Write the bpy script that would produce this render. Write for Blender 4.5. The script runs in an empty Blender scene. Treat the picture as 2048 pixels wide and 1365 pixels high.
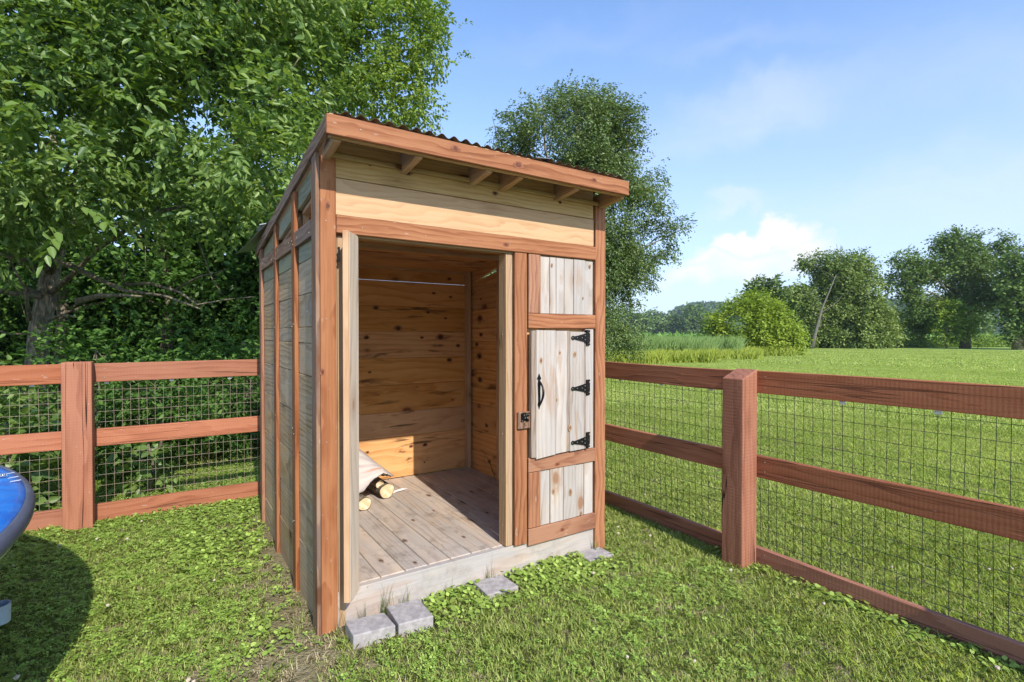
import bpy, bmesh, math, random
import numpy as np
from mathutils import Vector, Matrix

random.seed(7)
rng = np.random.default_rng(11)
sc = bpy.context.scene
C = sc.collection
R = math.radians

# ------------------------------------------------------------------ camera
CAM_H = 1.45
PITCH = R(0.6986)
FPX = 1040.8            # focal length in pixels of the 2048 px wide photograph
cam = bpy.data.cameras.new('camera')
cam.sensor_width = 36.0
cam.lens = 36.0 * FPX / 2048
cam.clip_start = 0.05
cam.clip_end = 4000
cam_o = bpy.data.objects.new('camera', cam)
cam_o.location = (0, 0, CAM_H)
cam_o.rotation_euler = (math.pi / 2 - PITCH, 0, 0)
C.objects.link(cam_o)
sc.camera = cam_o

# ------------------------------------------------------------------ sun, sky, exposure
SUN_EL = R(37.6)
SUN_DIR = Vector((0.469 * math.cos(SUN_EL), -0.883 * math.cos(SUN_EL), math.sin(SUN_EL)))
sun = bpy.data.lights.new('sun', 'SUN')
sun.energy = 4.6
sun.angle = R(0.5)
sun.color = (1.0, 0.93, 0.83)
sun_o = bpy.data.objects.new('sun', sun)
sun_o.rotation_euler = SUN_DIR.to_track_quat('Z', 'Y').to_euler()
sun_o.location = (3, -6, 8)
C.objects.link(sun_o)

sc.view_settings.view_transform = 'Standard'
sc.view_settings.look = 'None'
sc.view_settings.exposure = 0.38
sc.view_settings.gamma = 1.0
sc.view_settings.use_curve_mapping = False
sc.cycles.max_bounces = 10
sc.cycles.diffuse_bounces = 6
sc.cycles.transmission_bounces = 6
sc.cycles.sample_clamp_indirect = 6.0


class NT:
    """small helper to write node trees"""
    def __init__(self, tree):
        self.t = tree
        self.n = tree.nodes
        self.l = tree.links

    def new(self, kind, **kw):
        nd = self.n.new(kind)
        for k, v in kw.items():
            setattr(nd, k, v)
        return nd

    def put(self, sock, val):
        if val is None:
            return
        if isinstance(val, bpy.types.NodeSocket):
            self.l.new(val, sock)
        elif isinstance(val, (tuple, list)) and len(val) == 3 and sock.type == 'RGBA':
            sock.default_value = (*val, 1)
        else:
            sock.default_value = val

    def math(self, op, a, b=None, c=None, clamp=False):
        nd = self.new('ShaderNodeMath', operation=op, use_clamp=clamp)
        self.put(nd.inputs[0], a); self.put(nd.inputs[1], b)
        if c is not None:
            self.put(nd.inputs[2], c)
        return nd.outputs[0]

    def vmath(self, op, a, b=None, scale=None):
        nd = self.new('ShaderNodeVectorMath', operation=op)
        self.put(nd.inputs[0], a)
        if b is not None:
            self.put(nd.inputs[1], b)
        if scale is not None:
            self.put(nd.inputs['Scale'], scale)
        return nd.outputs['Value'] if op in ('DOT_PRODUCT', 'LENGTH', 'DISTANCE') else nd.outputs[0]

    def noise(self, vec, scale, detail=4, rough=0.55, dist=0.0):
        nd = self.new('ShaderNodeTexNoise')
        self.put(nd.inputs['Vector'], vec)
        nd.inputs['Scale'].default_value = scale
        nd.inputs['Detail'].default_value = detail
        nd.inputs['Roughness'].default_value = rough
        nd.inputs['Distortion'].default_value = dist
        return nd.outputs[0]

    def ramp(self, fac, stops, interp='LINEAR'):
        nd = self.new('ShaderNodeValToRGB')
        nd.color_ramp.interpolation = interp
        el = nd.color_ramp.elements
        while len(el) < len(stops):
            el.new(0.5)
        for e, (p, c) in zip(el, stops):
            e.position = p
            e.color = (c, c, c, 1) if isinstance(c, (int, float)) else (*c, 1)
        self.put(nd.inputs[0], fac)
        return nd.outputs[0]

    def mix(self, fac, a, b, mode='MIX'):
        nd = self.new('ShaderNodeMix', data_type='RGBA', blend_type=mode)
        nd.clamp_factor = True
        self.put(nd.inputs[0], fac); self.put(nd.inputs[6], a); self.put(nd.inputs[7], b)
        return nd.outputs[2]

    def maprange(self, v, a, b, c=0.0, d=1.0, smooth=True):
        nd = self.new('ShaderNodeMapRange')
        nd.interpolation_type = 'SMOOTHSTEP' if smooth else 'LINEAR'
        self.put(nd.inputs[0], v)
        for i, x in enumerate((a, b, c, d)):
            nd.inputs[1 + i].default_value = x
        return nd.outputs[0]

    def bump(self, height, strength, dist=0.002):
        nd = self.new('ShaderNodeBump')
        nd.inputs['Strength'].default_value = strength
        nd.inputs['Distance'].default_value = dist
        self.put(nd.inputs['Height'], height)
        return nd.outputs[0]


world = bpy.data.worlds.new('World')
sc.world = world
world.use_nodes = True
W = NT(world.node_tree)
for nd in list(W.n):
    W.n.remove(nd)
sky = W.new('ShaderNodeTexSky', sky_type='NISHITA')
sky.sun_disc = False
sky.sun_elevation = SUN_EL
sky.sun_rotation = math.atan2(0.469, -0.883)
sky.air_density = 1.0
sky.dust_density = 0.6
sky.ozone_density = 2.4
geo = W.new('ShaderNodeTexCoord')
dirv = W.vmath('NORMALIZE', geo.outputs['Generated'])


def sky_dir(px, py):
    a, b = (px - 1024) / FPX, -(py - 682.5) / FPX
    return Vector((a, math.cos(PITCH) + b * math.sin(PITCH), -math.sin(PITCH) + b * math.cos(PITCH))).normalized()


# soft cloud masks given as directions in the sky, broken up by noise
warp = W.new('ShaderNodeTexNoise')
W.put(warp.inputs['Vector'], dirv)
warp.inputs['Scale'].default_value = 9.0
warp.inputs['Detail'].default_value = 7.0
warp.inputs['Roughness'].default_value = 0.6
wv = W.vmath('SCALE', W.vmath('SUBTRACT', warp.outputs['Color'], (0.5, 0.5, 0.5)), scale=0.16)
dw = W.vmath('ADD', dirv, wv)


def cloud_blob(px, py, rx, ry, soft, tilt=0.0):
    d = sky_dir(px, py)
    right = Vector((d.y, -d.x, 0)).normalized()
    up = right.cross(d).normalized()
    r2 = right * math.cos(tilt) + up * math.sin(tilt)
    u2 = up * math.cos(tilt) - right * math.sin(tilt)
    x = W.math('DIVIDE', W.vmath('DOT_PRODUCT', dw, tuple(r2)), rx)
    y = W.math('DIVIDE', W.vmath('DOT_PRODUCT', dw, tuple(u2)), ry)
    f = W.math('GREATER_THAN', W.vmath('DOT_PRODUCT', dirv, tuple(d)), 0.2)
    r = W.math('SQRT', W.math('ADD', W.math('MULTIPLY', x, x), W.math('MULTIPLY', y, y)))
    return W.math('MULTIPLY', W.maprange(r, 1.0, 1.0 - soft, 0, 1), f)


# cumulus: puffs joined with MAXIMUM
puffs = [(1532, 468, .046, .040, .45), (1575, 484, .052, .034, .7), (1480, 490, .05, .026, .5),
         (1595, 512, .08, .038, .95), (1425, 525, .075, .034, .95), (1500, 530, .13, .045, 1.0), (1385, 555, .11, .032, 1.0)]
cum = None
for p in puffs:
    m = cloud_blob(*p)
    cum = m if cum is None else W.math('MAXIMUM', cum, m)
wisps = None
for px, py, rx, ry, amp, tilt in [(1500, 225, .24, .075, .75, .10), (1390, 280, .20, .06, .45, .25), (1930, 380, .42, .10, .62, .12),
                                  (1640, 420, .36, .07, .22, .05), (1400, 570, .30, .07, .42, 0), (1460, 422, .07, .025, .9, 0),
                                  (1170, 70, .3, .05, .22, .1), (1950, 130, .35, .09, .30, -.15), (1500, 75, .30, .04, .25, -.1)]:
    m = W.math('MULTIPLY', cloud_blob(px, py, rx, ry, 1.0, tilt), amp)
    wisps = m if wisps is None else W.math('MAXIMUM', wisps, m)
st = W.noise(W.vmath('MULTIPLY', dw, (1, 1, 4.5)), 5, 5, .6)
wisps = W.math('MULTIPLY', wisps, W.maprange(st, .3, .62, .55, 1.0))
sep = W.new('ShaderNodeSeparateXYZ'); W.put(sep.inputs[0], dirv)
veil = W.maprange(sep.outputs['Z'], 0.60, -0.02, 0.06, 0.62)
skyc = W.mix(1.0, sky.outputs[0], (1.10, 1.37, 1.62), 'MULTIPLY')
col = W.mix(veil, skyc, (4.15, 4.42, 5.55))
col = W.mix(W.math('MULTIPLY', wisps, .50), col, (4.9, 5.15, 5.9))
col = W.mix(W.math('MULTIPLY', cum, .95), col, (5.6, 5.55, 5.6))
bg = W.new('ShaderNodeBackground')
W.put(bg.inputs[0], col)
bg.inputs[1].default_value = 0.15
out = W.new('ShaderNodeOutputWorld')
W.l.new(bg.outputs[0], out.inputs[0])

# ------------------------------------------------------------------ helpers

def at(px, py, Y):
    """world point seen at photo pixel (px, py) whose distance along the view is Y"""
    a, b = (px - 1024) / FPX, -(py - 682.5) / FPX
    d = Vector((a, math.cos(PITCH) + b * math.sin(PITCH), -math.sin(PITCH) + b * math.cos(PITCH)))
    return Vector((0, 0, CAM_H)) + d * (Y / d.y)


def tag(o, label=None, cat=None, group=None, kind=None):
    if label: o['label'] = label
    if cat: o['category'] = cat
    if group: o['group'] = group
    if kind: o['kind'] = kind
    return o


def empty(name, loc=(0, 0, 0), rz=0.0, parent=None):
    o = bpy.data.objects.new(name, None)
    o.location = loc
    o.rotation_euler = (0, 0, rz)
    o.empty_display_size = 0.2
    C.objects.link(o)
    if parent: o.parent = parent
    return o


def link_mesh(name, me, mats, parent=None, loc=None, rot=None, smooth=False):
    o = bpy.data.objects.new(name, me)
    C.objects.link(o)
    for m in (mats if isinstance(mats, (list, tuple)) else [mats]):
        if m is not None:
            me.materials.append(m)
    if parent: o.parent = parent
    if loc is not None: o.location = loc
    if rot is not None: o.rotation_euler = rot
    if smooth:
        me.polygons.foreach_set('use_smooth', [True] * len(me.polygons))
    return o


def bm_obj(name, bm, mats, parent=None, loc=None, rot=None, smooth=False):
    me = bpy.data.meshes.new(name)
    bm.normal_update()
    bm.to_mesh(me)
    bm.free()
    return link_mesh(name, me, mats, parent, loc, rot, smooth)


def np_mesh(name, verts, faces_flat, sizes):
    """mesh from numpy: verts (N,3), flat vertex indices, polygon sizes"""
    me = bpy.data.meshes.new(name)
    nv, nl, nf = len(verts), len(faces_flat), len(sizes)
    me.vertices.add(nv); me.loops.add(nl); me.polygons.add(nf)
    me.vertices.foreach_set('co', np.asarray(verts, np.float32).ravel())
    me.loops.foreach_set('vertex_index', np.asarray(faces_flat, np.int32))
    starts = np.concatenate([[0], np.cumsum(sizes)[:-1]]).astype(np.int32)
    me.polygons.foreach_set('loop_start', starts)
    me.update(calc_edges=True)
    return me


def set_gc(me, axis, seed_off, center=(0, 0, 0)):
    """store the grain coordinate: x along the grain, y/z across it, shifted per board"""
    a = me.attributes.new('gc', 'FLOAT_VECTOR', 'POINT')
    n = len(me.vertices)
    co = np.empty(n * 3, np.float32)
    me.vertices.foreach_get('co', co)
    co = co.reshape(-1, 3) - np.asarray(center, np.float32)
    order = {'x': (0, 1, 2), 'y': (1, 0, 2), 'z': (2, 0, 1)}[axis]
    g = co[:, order] + np.asarray(seed_off, np.float32)
    a.data.foreach_set('vector', g.astype(np.float32).ravel())


def rough_off():
    return (random.uniform(-40, 40), random.uniform(-.35, .35) + random.choice((-7, -3, 0, 4, 9)), random.uniform(-.12, .12) + random.choice((-5, 0, 6)))


def board(name, parent, mat, u0, u1, v0, v1, z0, z1, axis, bev=0.0025, warp=0.0, tilt=(0, 0, 0), taper=None):
    """one plank between two corners, origin at its centre; taper shifts the z of the far end"""
    bm = bmesh.new()
    c = Vector(((u0 + u1) / 2, (v0 + v1) / 2, (z0 + z1) / 2))
    s = Vector((u1 - u0, v1 - v0, z1 - z0))
    bmesh.ops.create_cube(bm, size=1.0)
    for v in bm.verts:
        v.co = Vector((v.co.x * s.x, v.co.y * s.y, v.co.z * s.z))
    if taper:
        taper(bm, c)
    if bev:
        b = min(bev, min(s) * 0.3)
        bmesh.ops.bevel(bm, geom=list(bm.edges), offset=b, segments=1, affect='EDGES', profile=0.5)
    o = bm_obj(name, bm, mat, parent, c, tilt)
    set_gc(o.data, axis, rough_off())
    return o


def prism(bm, poly, a, b, fn):
    """extrude polygon (list of 2-D points) from a to b; fn(p, q, t) -> 3-D"""
    v0 = [bm.verts.new(fn(p[0], p[1], a)) for p in poly]
    v1 = [bm.verts.new(fn(p[0], p[1], b)) for p in poly]
    n = len(poly)
    fs = [bm.faces.new(v0), bm.faces.new(v1[::-1])]
    for i in range(n):
        fs.append(bm.faces.new((v0[i], v1[i], v1[(i + 1) % n], v0[(i + 1) % n])))
    return fs


def tube(bm, pts, radii, seg=8, cap=True):
    pts = [Vector(p) for p in pts]
    rings = []
    prev = None
    for i, p in enumerate(pts):
        t = (pts[min(i + 1, len(pts) - 1)] - pts[max(i - 1, 0)]).normalized()
        ref = prev if prev is not None else (Vector((1, 0, 0)) if abs(t.x) < .8 else Vector((0, 1, 0)))
        n = (ref - t * ref.dot(t)).normalized()
        prev = n
        b = t.cross(n)
        r = radii[i] if hasattr(radii, '__len__') else radii
        rings.append([bm.verts.new(p + (n * math.cos(2 * math.pi * k / seg) + b * math.sin(2 * math.pi * k / seg)) * r) for k in range(seg)])
    for i in range(len(rings) - 1):
        for k in range(seg):
            bm.faces.new((rings[i][k], rings[i][(k + 1) % seg], rings[i + 1][(k + 1) % seg], rings[i + 1][k]))
    if cap:
        bm.faces.new(rings[0][::-1]); bm.faces.new(rings[-1])
    return rings


# ------------------------------------------------------------------ materials

def new_mat(name):
    m = bpy.data.materials.new(name)
    m.use_nodes = True
    T = NT(m.node_tree)
    for nd in list(T.n):
        T.n.remove(nd)
    o = T.new('ShaderNodeOutputMaterial')
    p = T.new('ShaderNodeBsdfPrincipled')
    T.l.new(p.outputs[0], o.inputs[0])
    return m, T, p, o


def wood(name, light, dark, mid=None, ring=20.0, fiber=0.35, knots=0.5, knot_col=(0.10, 0.035, 0.012), stains=0.0,
         stain_col=(0.05, 0.018, 0.006), grey=0.0, grey_col=(0.33, 0.31, 0.29), saw=0.0, rough=0.75, bump=0.35, pores=0.0, dirt=0.0,
         cracks=0.0):
    m, T, p, o = new_mat(name)
    at_ = T.new('ShaderNodeAttribute', attribute_name='gc')
    g = at_.outputs['Vector']
    # slow wander of the rings
    w1 = T.new('ShaderNodeTexNoise')
    T.put(w1.inputs['Vector'], T.vmath('MULTIPLY', g, (1.3, 5, 5)))
    w1.inputs['Scale'].default_value = 1.6
    w1.inputs['Detail'].default_value = 3
    wv_ = T.vmath('SCALE', T.vmath('SUBTRACT', w1.outputs['Color'], (.5, .5, .5)), scale=0.085)
    gx = T.vmath('ADD', g, wv_)
    s = T.new('ShaderNodeSeparateXYZ'); T.put(s.inputs[0], gx)
    r = T.math('SQRT', T.math('ADD', T.math('POWER', T.math('ADD', s.outputs[1], T.math('MULTIPLY', T.noise(T.vmath('MULTIPLY', g, (.5, .2, .2)), 1.0, 1), .25)), 2),
                              T.math('POWER', T.math('ADD', T.math('MULTIPLY', s.outputs[2], 1.0), .05), 2)))
    rn = T.math('FRACT', T.math('MULTIPLY', r, ring * 2.6))
    ringf = T.math('MULTIPLY', T.ramp(rn, [(0, .05), (.45, .35), (.82, .95), (.94, .75), (1.0, 0.05)]), T.maprange(T.noise(T.vmath('MULTIPLY', g, (2.5, 14, 14)), 1.0, 3, .6), .25, .7, .45, 1.15))
    fib = T.noise(T.vmath('MULTIPLY', g, (4, 130, 130)), 1.0, 3, .6)
    blot = T.noise(T.vmath('MULTIPLY', g, (1.6, 7, 7)), 1.0, 4, .6)
    f = T.math('ADD', T.math('MULTIPLY', ringf, .62), T.math('MULTIPLY', T.math('SUBTRACT', fib, .5), fiber * 2.4))
    f = T.math('ADD', f, T.math('MULTIPLY', T.math('SUBTRACT', blot, .5), .9), clamp=True)
    mid = mid or tuple((a + b) / 2 for a, b in zip(light, dark))
    col = T.ramp(f, [(0.0, light), (.45, mid), (1.0, dark)])
    # board to board variation
    oi = T.new('ShaderNodeObjectInfo')
    hs = T.new('ShaderNodeHueSaturation')
    T.put(hs.inputs['Value'], T.maprange(oi.outputs['Random'], 0, 1, .86, 1.12, False))
    T.put(hs.inputs['Saturation'], T.maprange(T.math('FRACT', T.math('MULTIPLY', oi.outputs['Random'], 7.13)), 0, 1, .9, 1.08, False))
    T.put(hs.inputs['Color'], col)
    col = hs.outputs[0]
    if grey > 0:
        gn = T.noise(T.vmath('MULTIPLY', g, (2.4, 9, 9)), 1.0, 5, .65)
        col = T.mix(T.math('MULTIPLY', T.maprange(gn, .34, .62), grey), col, T.mix(fib, tuple(c * .62 for c in grey_col), tuple(min(1, c * 1.3) for c in grey_col)))
    if stains > 0:
        sn = T.noise(T.vmath('MULTIPLY', g, (1.7, 9, 9)), 1.0, 6, .62, 1.2)
        sm = T.noise(g, 1.9, 1)
        sf = T.math('MULTIPLY', T.maprange(sn, .545, .66), T.maprange(sm, .40, .54))
        col = T.mix(T.math('MULTIPLY', sf, stains), col, stain_col)
    kn = None
    if knots > 0:
        vo = T.new('ShaderNodeTexVoronoi', feature='F1')
        vo.inputs['Scale'].default_value = 1.0
        vo.inputs['Randomness'].default_value = .9
        kv = T.vmath('ADD', T.vmath('MULTIPLY', g, (3.0, 5.5, 5.5)), T.vmath('SCALE', T.vmath('SUBTRACT', w1.outputs['Color'], (.5, .5, .5)), scale=.25))
        T.put(vo.inputs['Vector'], kv)
        sc_ = T.new('ShaderNodeSeparateColor'); T.put(sc_.inputs[0], vo.outputs['Color'])
        on = T.math('LESS_THAN', sc_.outputs[0], knots)
        kn = T.math('MULTIPLY', T.maprange(vo.outputs['Distance'], .17, .09), on)
        halo = T.math('MULTIPLY', T.maprange(vo.outputs['Distance'], .42, .12), on)
        col = T.mix(T.math('MULTIPLY', halo, .35), col, tuple(.55 * a + .45 * b for a, b in zip(dark, knot_col)))
        col = T.mix(T.math('MULTIPLY', kn, .85), col, knot_col)
    if pores > 0:   # pale nail marks and splinters
        pn = T.noise(T.vmath('MULTIPLY', g, (16, 60, 60)), 1.0, 2, .5)
        col = T.mix(T.math('MULTIPLY', T.maprange(pn, .70, .76), pores), col, (.62, .58, .53))
    if dirt > 0:
        dn = T.noise(T.vmath('MULTIPLY', g, (3, 3, 3)), 2.0, 6, .7)
        col = T.mix(T.math('MULTIPLY', T.maprange(dn, .50, .72), dirt), col, (.10, .075, .055))
        spn = T.noise(g, 42.0, 2, .5)
        col = T.mix(T.math('MULTIPLY', T.maprange(spn, .70, .74), dirt), col, (.05, .035, .025))
    h = T.math('ADD', T.math('MULTIPLY', fib, .7), T.math('MULTIPLY', ringf, .5))
    if saw > 0:
        ws = T.new('ShaderNodeTexWave', wave_type='BANDS', bands_direction='X')
        ws.inputs['Scale'].default_value = 16
        ws.inputs['Distortion'].default_value = 1.5
        ws.inputs['Detail'].default_value = 2
        T.put(ws.inputs['Vector'], T.vmath('MULTIPLY', g, (1, .15, .15)))
        h = T.math('ADD', h, T.math('MULTIPLY', ws.outputs['Fac'], saw))
        col = T.mix(T.math('MULTIPLY', T.math('SUBTRACT', 1.0, ws.outputs['Fac']), saw * .22), col, tuple(c * .6 for c in dark))
    if cracks > 0:
        cn = T.noise(T.vmath('MULTIPLY', g, (.45, 22, 22)), 1.0, 2, .4)
        cf = T.math('MULTIPLY', T.maprange(T.math('ABSOLUTE', T.math('SUBTRACT', cn, .5)), .016, .004), T.maprange(T.noise(T.vmath('MULTIPLY', g, (.7, 5, 5)), 1.0, 1), .43, .50))
        col = T.mix(T.math('MULTIPLY', cf, cracks), col, (.03, .012, .007))
        h = T.math('SUBTRACT', h, T.math('MULTIPLY', cf, 2.0))
    T.put(p.inputs['Base Color'], col)
    p.inputs['Roughness'].default_value = rough
    p.inputs['Specular IOR Level'].default_value = .3
    T.put(p.inputs['Normal'], T.bump(h, bump, .003))
    return m


def plain(name, col, rough=.6, metal=0.0, nscale=None, namp=.2, bump=0.0, spec=.4, bscale=60):
    m, T, p, o = new_mat(name)
    tc = T.new('ShaderNodeTexCoord')
    if nscale:
        n = T.noise(tc.outputs['Object'], nscale, 5, .6)
        c = T.mix(T.maprange(n, .3, .7), tuple(x * (1 - namp) for x in col), tuple(min(1, x * (1 + namp)) for x in col))
        T.put(p.inputs['Base Color'], c)
    else:
        p.inputs['Base Color'].default_value = (*col, 1)
    if bump:
        T.put(p.inputs['Normal'], T.bump(T.noise(tc.outputs['Object'], bscale, 4, .6), bump, .003))
    p.inputs['Roughness'].default_value = rough
    p.inputs['Metallic'].default_value = metal
    p.inputs['Specular IOR Level'].default_value = spec
    return m


M_red = wood('stained_cedar', (.35, .158, .078), (.115, .040, .018), (.255, .098, .045), ring=15, knots=.12, bump=.3, pores=.25)
M_redd = wood('stained_cedar_weathered', (.30, .165, .090), (.075, .035, .018), (.165, .075, .038), ring=14, knots=.15, grey=.25, pores=.35, bump=.4)
M_blond = wood('new_cedar', (.56, .365, .21), (.39, .20, .10), (.50, .31, .17), ring=20, knots=.22, bump=.2)
M_blond2 = wood('cedar_shelf_brown', (.52, .37, .19), (.30, .18, .075), (.44, .28, .13), ring=20, knots=.30, bump=.2)
M_stud = wood('framing_pine', (.46, .305, .18), (.28, .155, .078), (.40, .245, .135), ring=13, knots=.3, bump=.2)
M_inner = wood('interior_pine', (.64, .345, .135), (.36, .145, .045), (.55, .265, .09), ring=9, knots=.25, knot_col=(.11, .03, .01), stains=.85, bump=.2)
M_grey = wood('weathered_siding', (.56, .385, .21), (.17, .10, .045), (.38, .25, .125), ring=14, knots=.22, grey=.40, grey_col=(.48, .40, .30), pores=.95, bump=.6)
M_green = wood('mildewed_board', (.38, .34, .19), (.18, .15, .075), (.30, .26, .135), ring=16, knots=.1, grey=.35, grey_col=(.27, .28, .24), bump=.4)
M_bleach = wood('bleached_board', (.47, .41, .355), (.21, .14, .09), (.38, .31, .25), ring=13, knots=.6, knot_col=(.26, .13, .065), grey=.5, grey_col=(.40, .38, .37), bump=.5, stains=.5, stain_col=(.34, .19, .095))
M_deck = wood('deck_plank', (.52, .42, .33), (.24, .165, .115), (.42, .325, .25), ring=13, knots=.3, knot_col=(.12, .07, .045), grey=.55, grey_col=(.42, .385, .355), bump=.35, dirt=.45, pores=.5)
M_rim = wood('rim_joist', (.50, .43, .37), (.28, .22, .175), (.43, .37, .32), ring=14, knots=.25, knot_col=(.16, .10, .07), grey=.75, grey_col=(.37, .35, .335), stains=.22, stain_col=(.40, .20, .09), dirt=.35, bump=.3)
M_fence = wood('fence_stain', (.39, .152, .082), (.21, .070, .035), (.325, .116, .060), ring=10, knots=.06, saw=.16, bump=.6, pores=.2, cracks=.5)
M_post = wood('fence_post_stain', (.39, .152, .081), (.21, .070, .035), (.325, .116, .060), ring=9, knots=.05, saw=.22, bump=.7, cracks=1.0, pores=.2)
M_black = plain('black_iron', (.018, .017, .017), .45, .6, 40, .3, .3)
M_screw = plain('screw_head', (.36, .32, .26), .5, .5)
M_paver = plain('grey_paver', (.335, .308, .298), .9, 0, 26, .22, .55, .2, 140)
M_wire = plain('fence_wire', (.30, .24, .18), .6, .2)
M_wireshade = plain('shaded_fence_wire', (.06, .055, .05), .6, .2)  # right fence's wire with the shade of its unlit side put into the colour
M_clip = plain('white_clip', (.8, .8, .8), .5)
M_rust = plain('roof_underside', (.11, .075, .045), .5, .5, 9, .4)
M_roof = plain('roof_metal', (.42, .44, .45), .35, .85, 6, .15)
M_white = plain('white_sheeting', (.80, .76, .75), .55, 0, 9, .1, .35, .3, 30)


def bark(name, a, b, scale=1.0):
    m, T, p, o = new_mat(name)
    tc = T.new('ShaderNodeTexCoord')
    v = T.vmath('MULTIPLY', tc.outputs['Object'], (1, 1, .22))
    n = T.noise(v, 26 * scale, 6, .7, .6)
    n2 = T.noise(tc.outputs['Object'], 4, 3)
    c = T.mix(T.maprange(n, .38, .64), b, a)
    c = T.mix(T.math('MULTIPLY', n2, .35), c, (.10, .10, .06))
    T.put(p.inputs['Base Color'], c)
    p.inputs['Roughness'].default_value = .95
    T.put(p.inputs['Normal'], T.bump(n, 1.0, .03))
    return m


M_bark = bark('tree_bark', (.33, .27, .19), (.09, .07, .045))
M_barkpale = bark('pale_bark', (.24, .22, .18), (.09, .08, .06))


def leaf_mat(name, cols, trans=.35, rough=.5, spec=.35, transcol=None, vscale=.35):
    """cols: dark, mid, light; varied leaf by leaf and clump by clump"""
    m, T, p, o = new_mat(name)
    g = T.new('ShaderNodeNewGeometry')
    tc = T.new('ShaderNodeTexCoord')
    n = T.noise(tc.outputs['Object'], vscale, 3, .6)
    f = T.math('ADD', T.math('MULTIPLY', g.outputs['Random Per Island'], .65), T.math('MULTIPLY', T.math('SUBTRACT', n, .5), 1.3))
    f = T.math('ADD', f, .17, clamp=True)
    c = T.ramp(f, [(0, cols[0]), (.5, cols[1]), (1, cols[2])])
    T.put(p.inputs['Base Color'], c)
    p.inputs['Roughness'].default_value = rough
    p.inputs['Specular IOR Level'].default_value = spec
    tr = T.new('ShaderNodeBsdfTranslucent')
    tcx = transcol or (1.25, 1.25, .45)
    T.put(tr.inputs[0], T.mix(1.0, c, tcx, 'MULTIPLY'))
    mx = T.new('ShaderNodeMixShader')
    mx.inputs[0].default_value = trans
    T.l.new(p.outputs[0], mx.inputs[1]); T.l.new(tr.outputs[0], mx.inputs[2])
    T.l.new(mx.outputs[0], o.inputs[0])
    return m


M_leafA = leaf_mat('ash_leaf', [(.065, .13, .03), (.17, .27, .065), (.34, .44, .14)], .42, .40, .5)
M_leafB = leaf_mat('maple_leaf', [(.09, .17, .025), (.21, .31, .05), (.38, .46, .10)], .38, .5, .3)
M_leafC = leaf_mat('pear_leaf', [(.07, .12, .035), (.14, .205, .06), (.23, .30, .095)], .28, .40, .5)
M_leafshade = leaf_mat('shaded_undergrowth_leaf', [(.035, .085, .014), (.075, .165, .026), (.16, .28, .05)], .3, .5, .35)  # leaf colours kept dark to stand in for the canopy's shade
M_leafyel = leaf_mat('willow_leaf', [(.17, .25, .03), (.28, .37, .045), (.40, .47, .075)], .35, .55, .3, None, .3)
M_leaffar = leaf_mat('far_leaf', [(.10, .16, .042), (.19, .26, .07), (.30, .37, .11)], .25, .6, .2, None, .15)
M_leaffard = leaf_mat('far_dark_leaf', [(.07, .13, .036), (.14, .215, .055), (.22, .30, .085)], .2, .6, .2, None, .12)
M_hill = leaf_mat('hill_forest_leaf', [(.035, .072, .026), (.068, .12, .040), (.105, .165, .055)], .1, .8, .1, None, .03)

# ------------------------------------------------------------------ ground

def ground_mat():
    m, T, p, o = new_mat('lawn_ground')
    g = T.new('ShaderNodeNewGeometry')
    P = g.outputs['Position']
    s = T.new('ShaderNodeSeparateXYZ'); T.put(s.inputs[0], P)
    r = T.vmath('LENGTH', P)
    big = T.noise(P, .22, 4, .6)
    fine = T.noise(P, 9.0, 5, .75)
    vfine = T.noise(P, 45.0, 3, .7)
    grass = T.ramp(T.math('ADD', T.math('MULTIPLY', fine, .55), T.math('MULTIPLY', vfine, .45)),
                   [(.30, (.165, .25, .05)), (.5, (.29, .40, .09)), (.70, (.42, .51, .16))])
    grass = T.mix(T.maprange(big, .4, .7), grass, T.mix(.5, grass, (.175, .24, .06)))
    soil = T.ramp(T.math('ADD', T.math('MULTIPLY', T.noise(P, 14, 5, .7), .6), T.math('MULTIPLY', vfine, .4)),
                  [(.3, (.13, .095, .055)), (.5, (.29, .225, .14)), (.7, (.45, .37, .25))])
    near = T.mix(.22, soil, (.12, .17, .04))
    c = T.mix(T.maprange(r, 9, 26), near, grass)
    T.put(p.inputs['Base Color'], c)
    p.inputs['Roughness'].default_value = 1.0
    p.inputs['Specular IOR Level'].default_value = .1
    T.put(p.inputs['Normal'], T.bump(T.math('ADD', fine, vfine), .8, .05))
    return m


bm = bmesh.new()
GX = [-1500, -400, -120, -40, -12, 0, 12, 40, 120, 400, 1500]
GY = [-300, -60, -12, 0, 12, 40, 62, 120, 300, 700, 2500]
gv = [[bm.verts.new((x, y, 0.0 if y <= 62 else -0.25)) for x in GX] for y in GY]
for j in range(len(GY) - 1):
    for i in range(len(GX) - 1):
        bm.faces.new((gv[j][i], gv[j][i + 1], gv[j + 1][i + 1], gv[j + 1][i]))
tag(bm_obj('ground', bm, ground_mat()), 'mown green lawn reaching from the shed to the field', kind='structure')

# ------------------------------------------------------------------ shed
TH = R(56.6)
U = Vector((math.sin(TH), math.cos(TH), 0))
V = Vector((-math.cos(TH), math.sin(TH), 0))
SH_O = Vector((-0.93278, 2.48465, 0))
shed = empty('garden_shed', SH_O, R(90) - TH)
tag(shed, 'open-fronted cedar shed with corrugated lean-to roof in the fence corner', 'shed')


def sw(u, v, z=0.0):
    return SH_O + U * u + V * v + Vector((0, 0, z))


WU = 1.875      # right outer side
VB = 1.875      # back outer side
screws = []     # (point, normal) in shed space


def screw_row(pts, n):
    for p_ in pts:
        screws.append((Vector(p_), Vector(n)))


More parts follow.
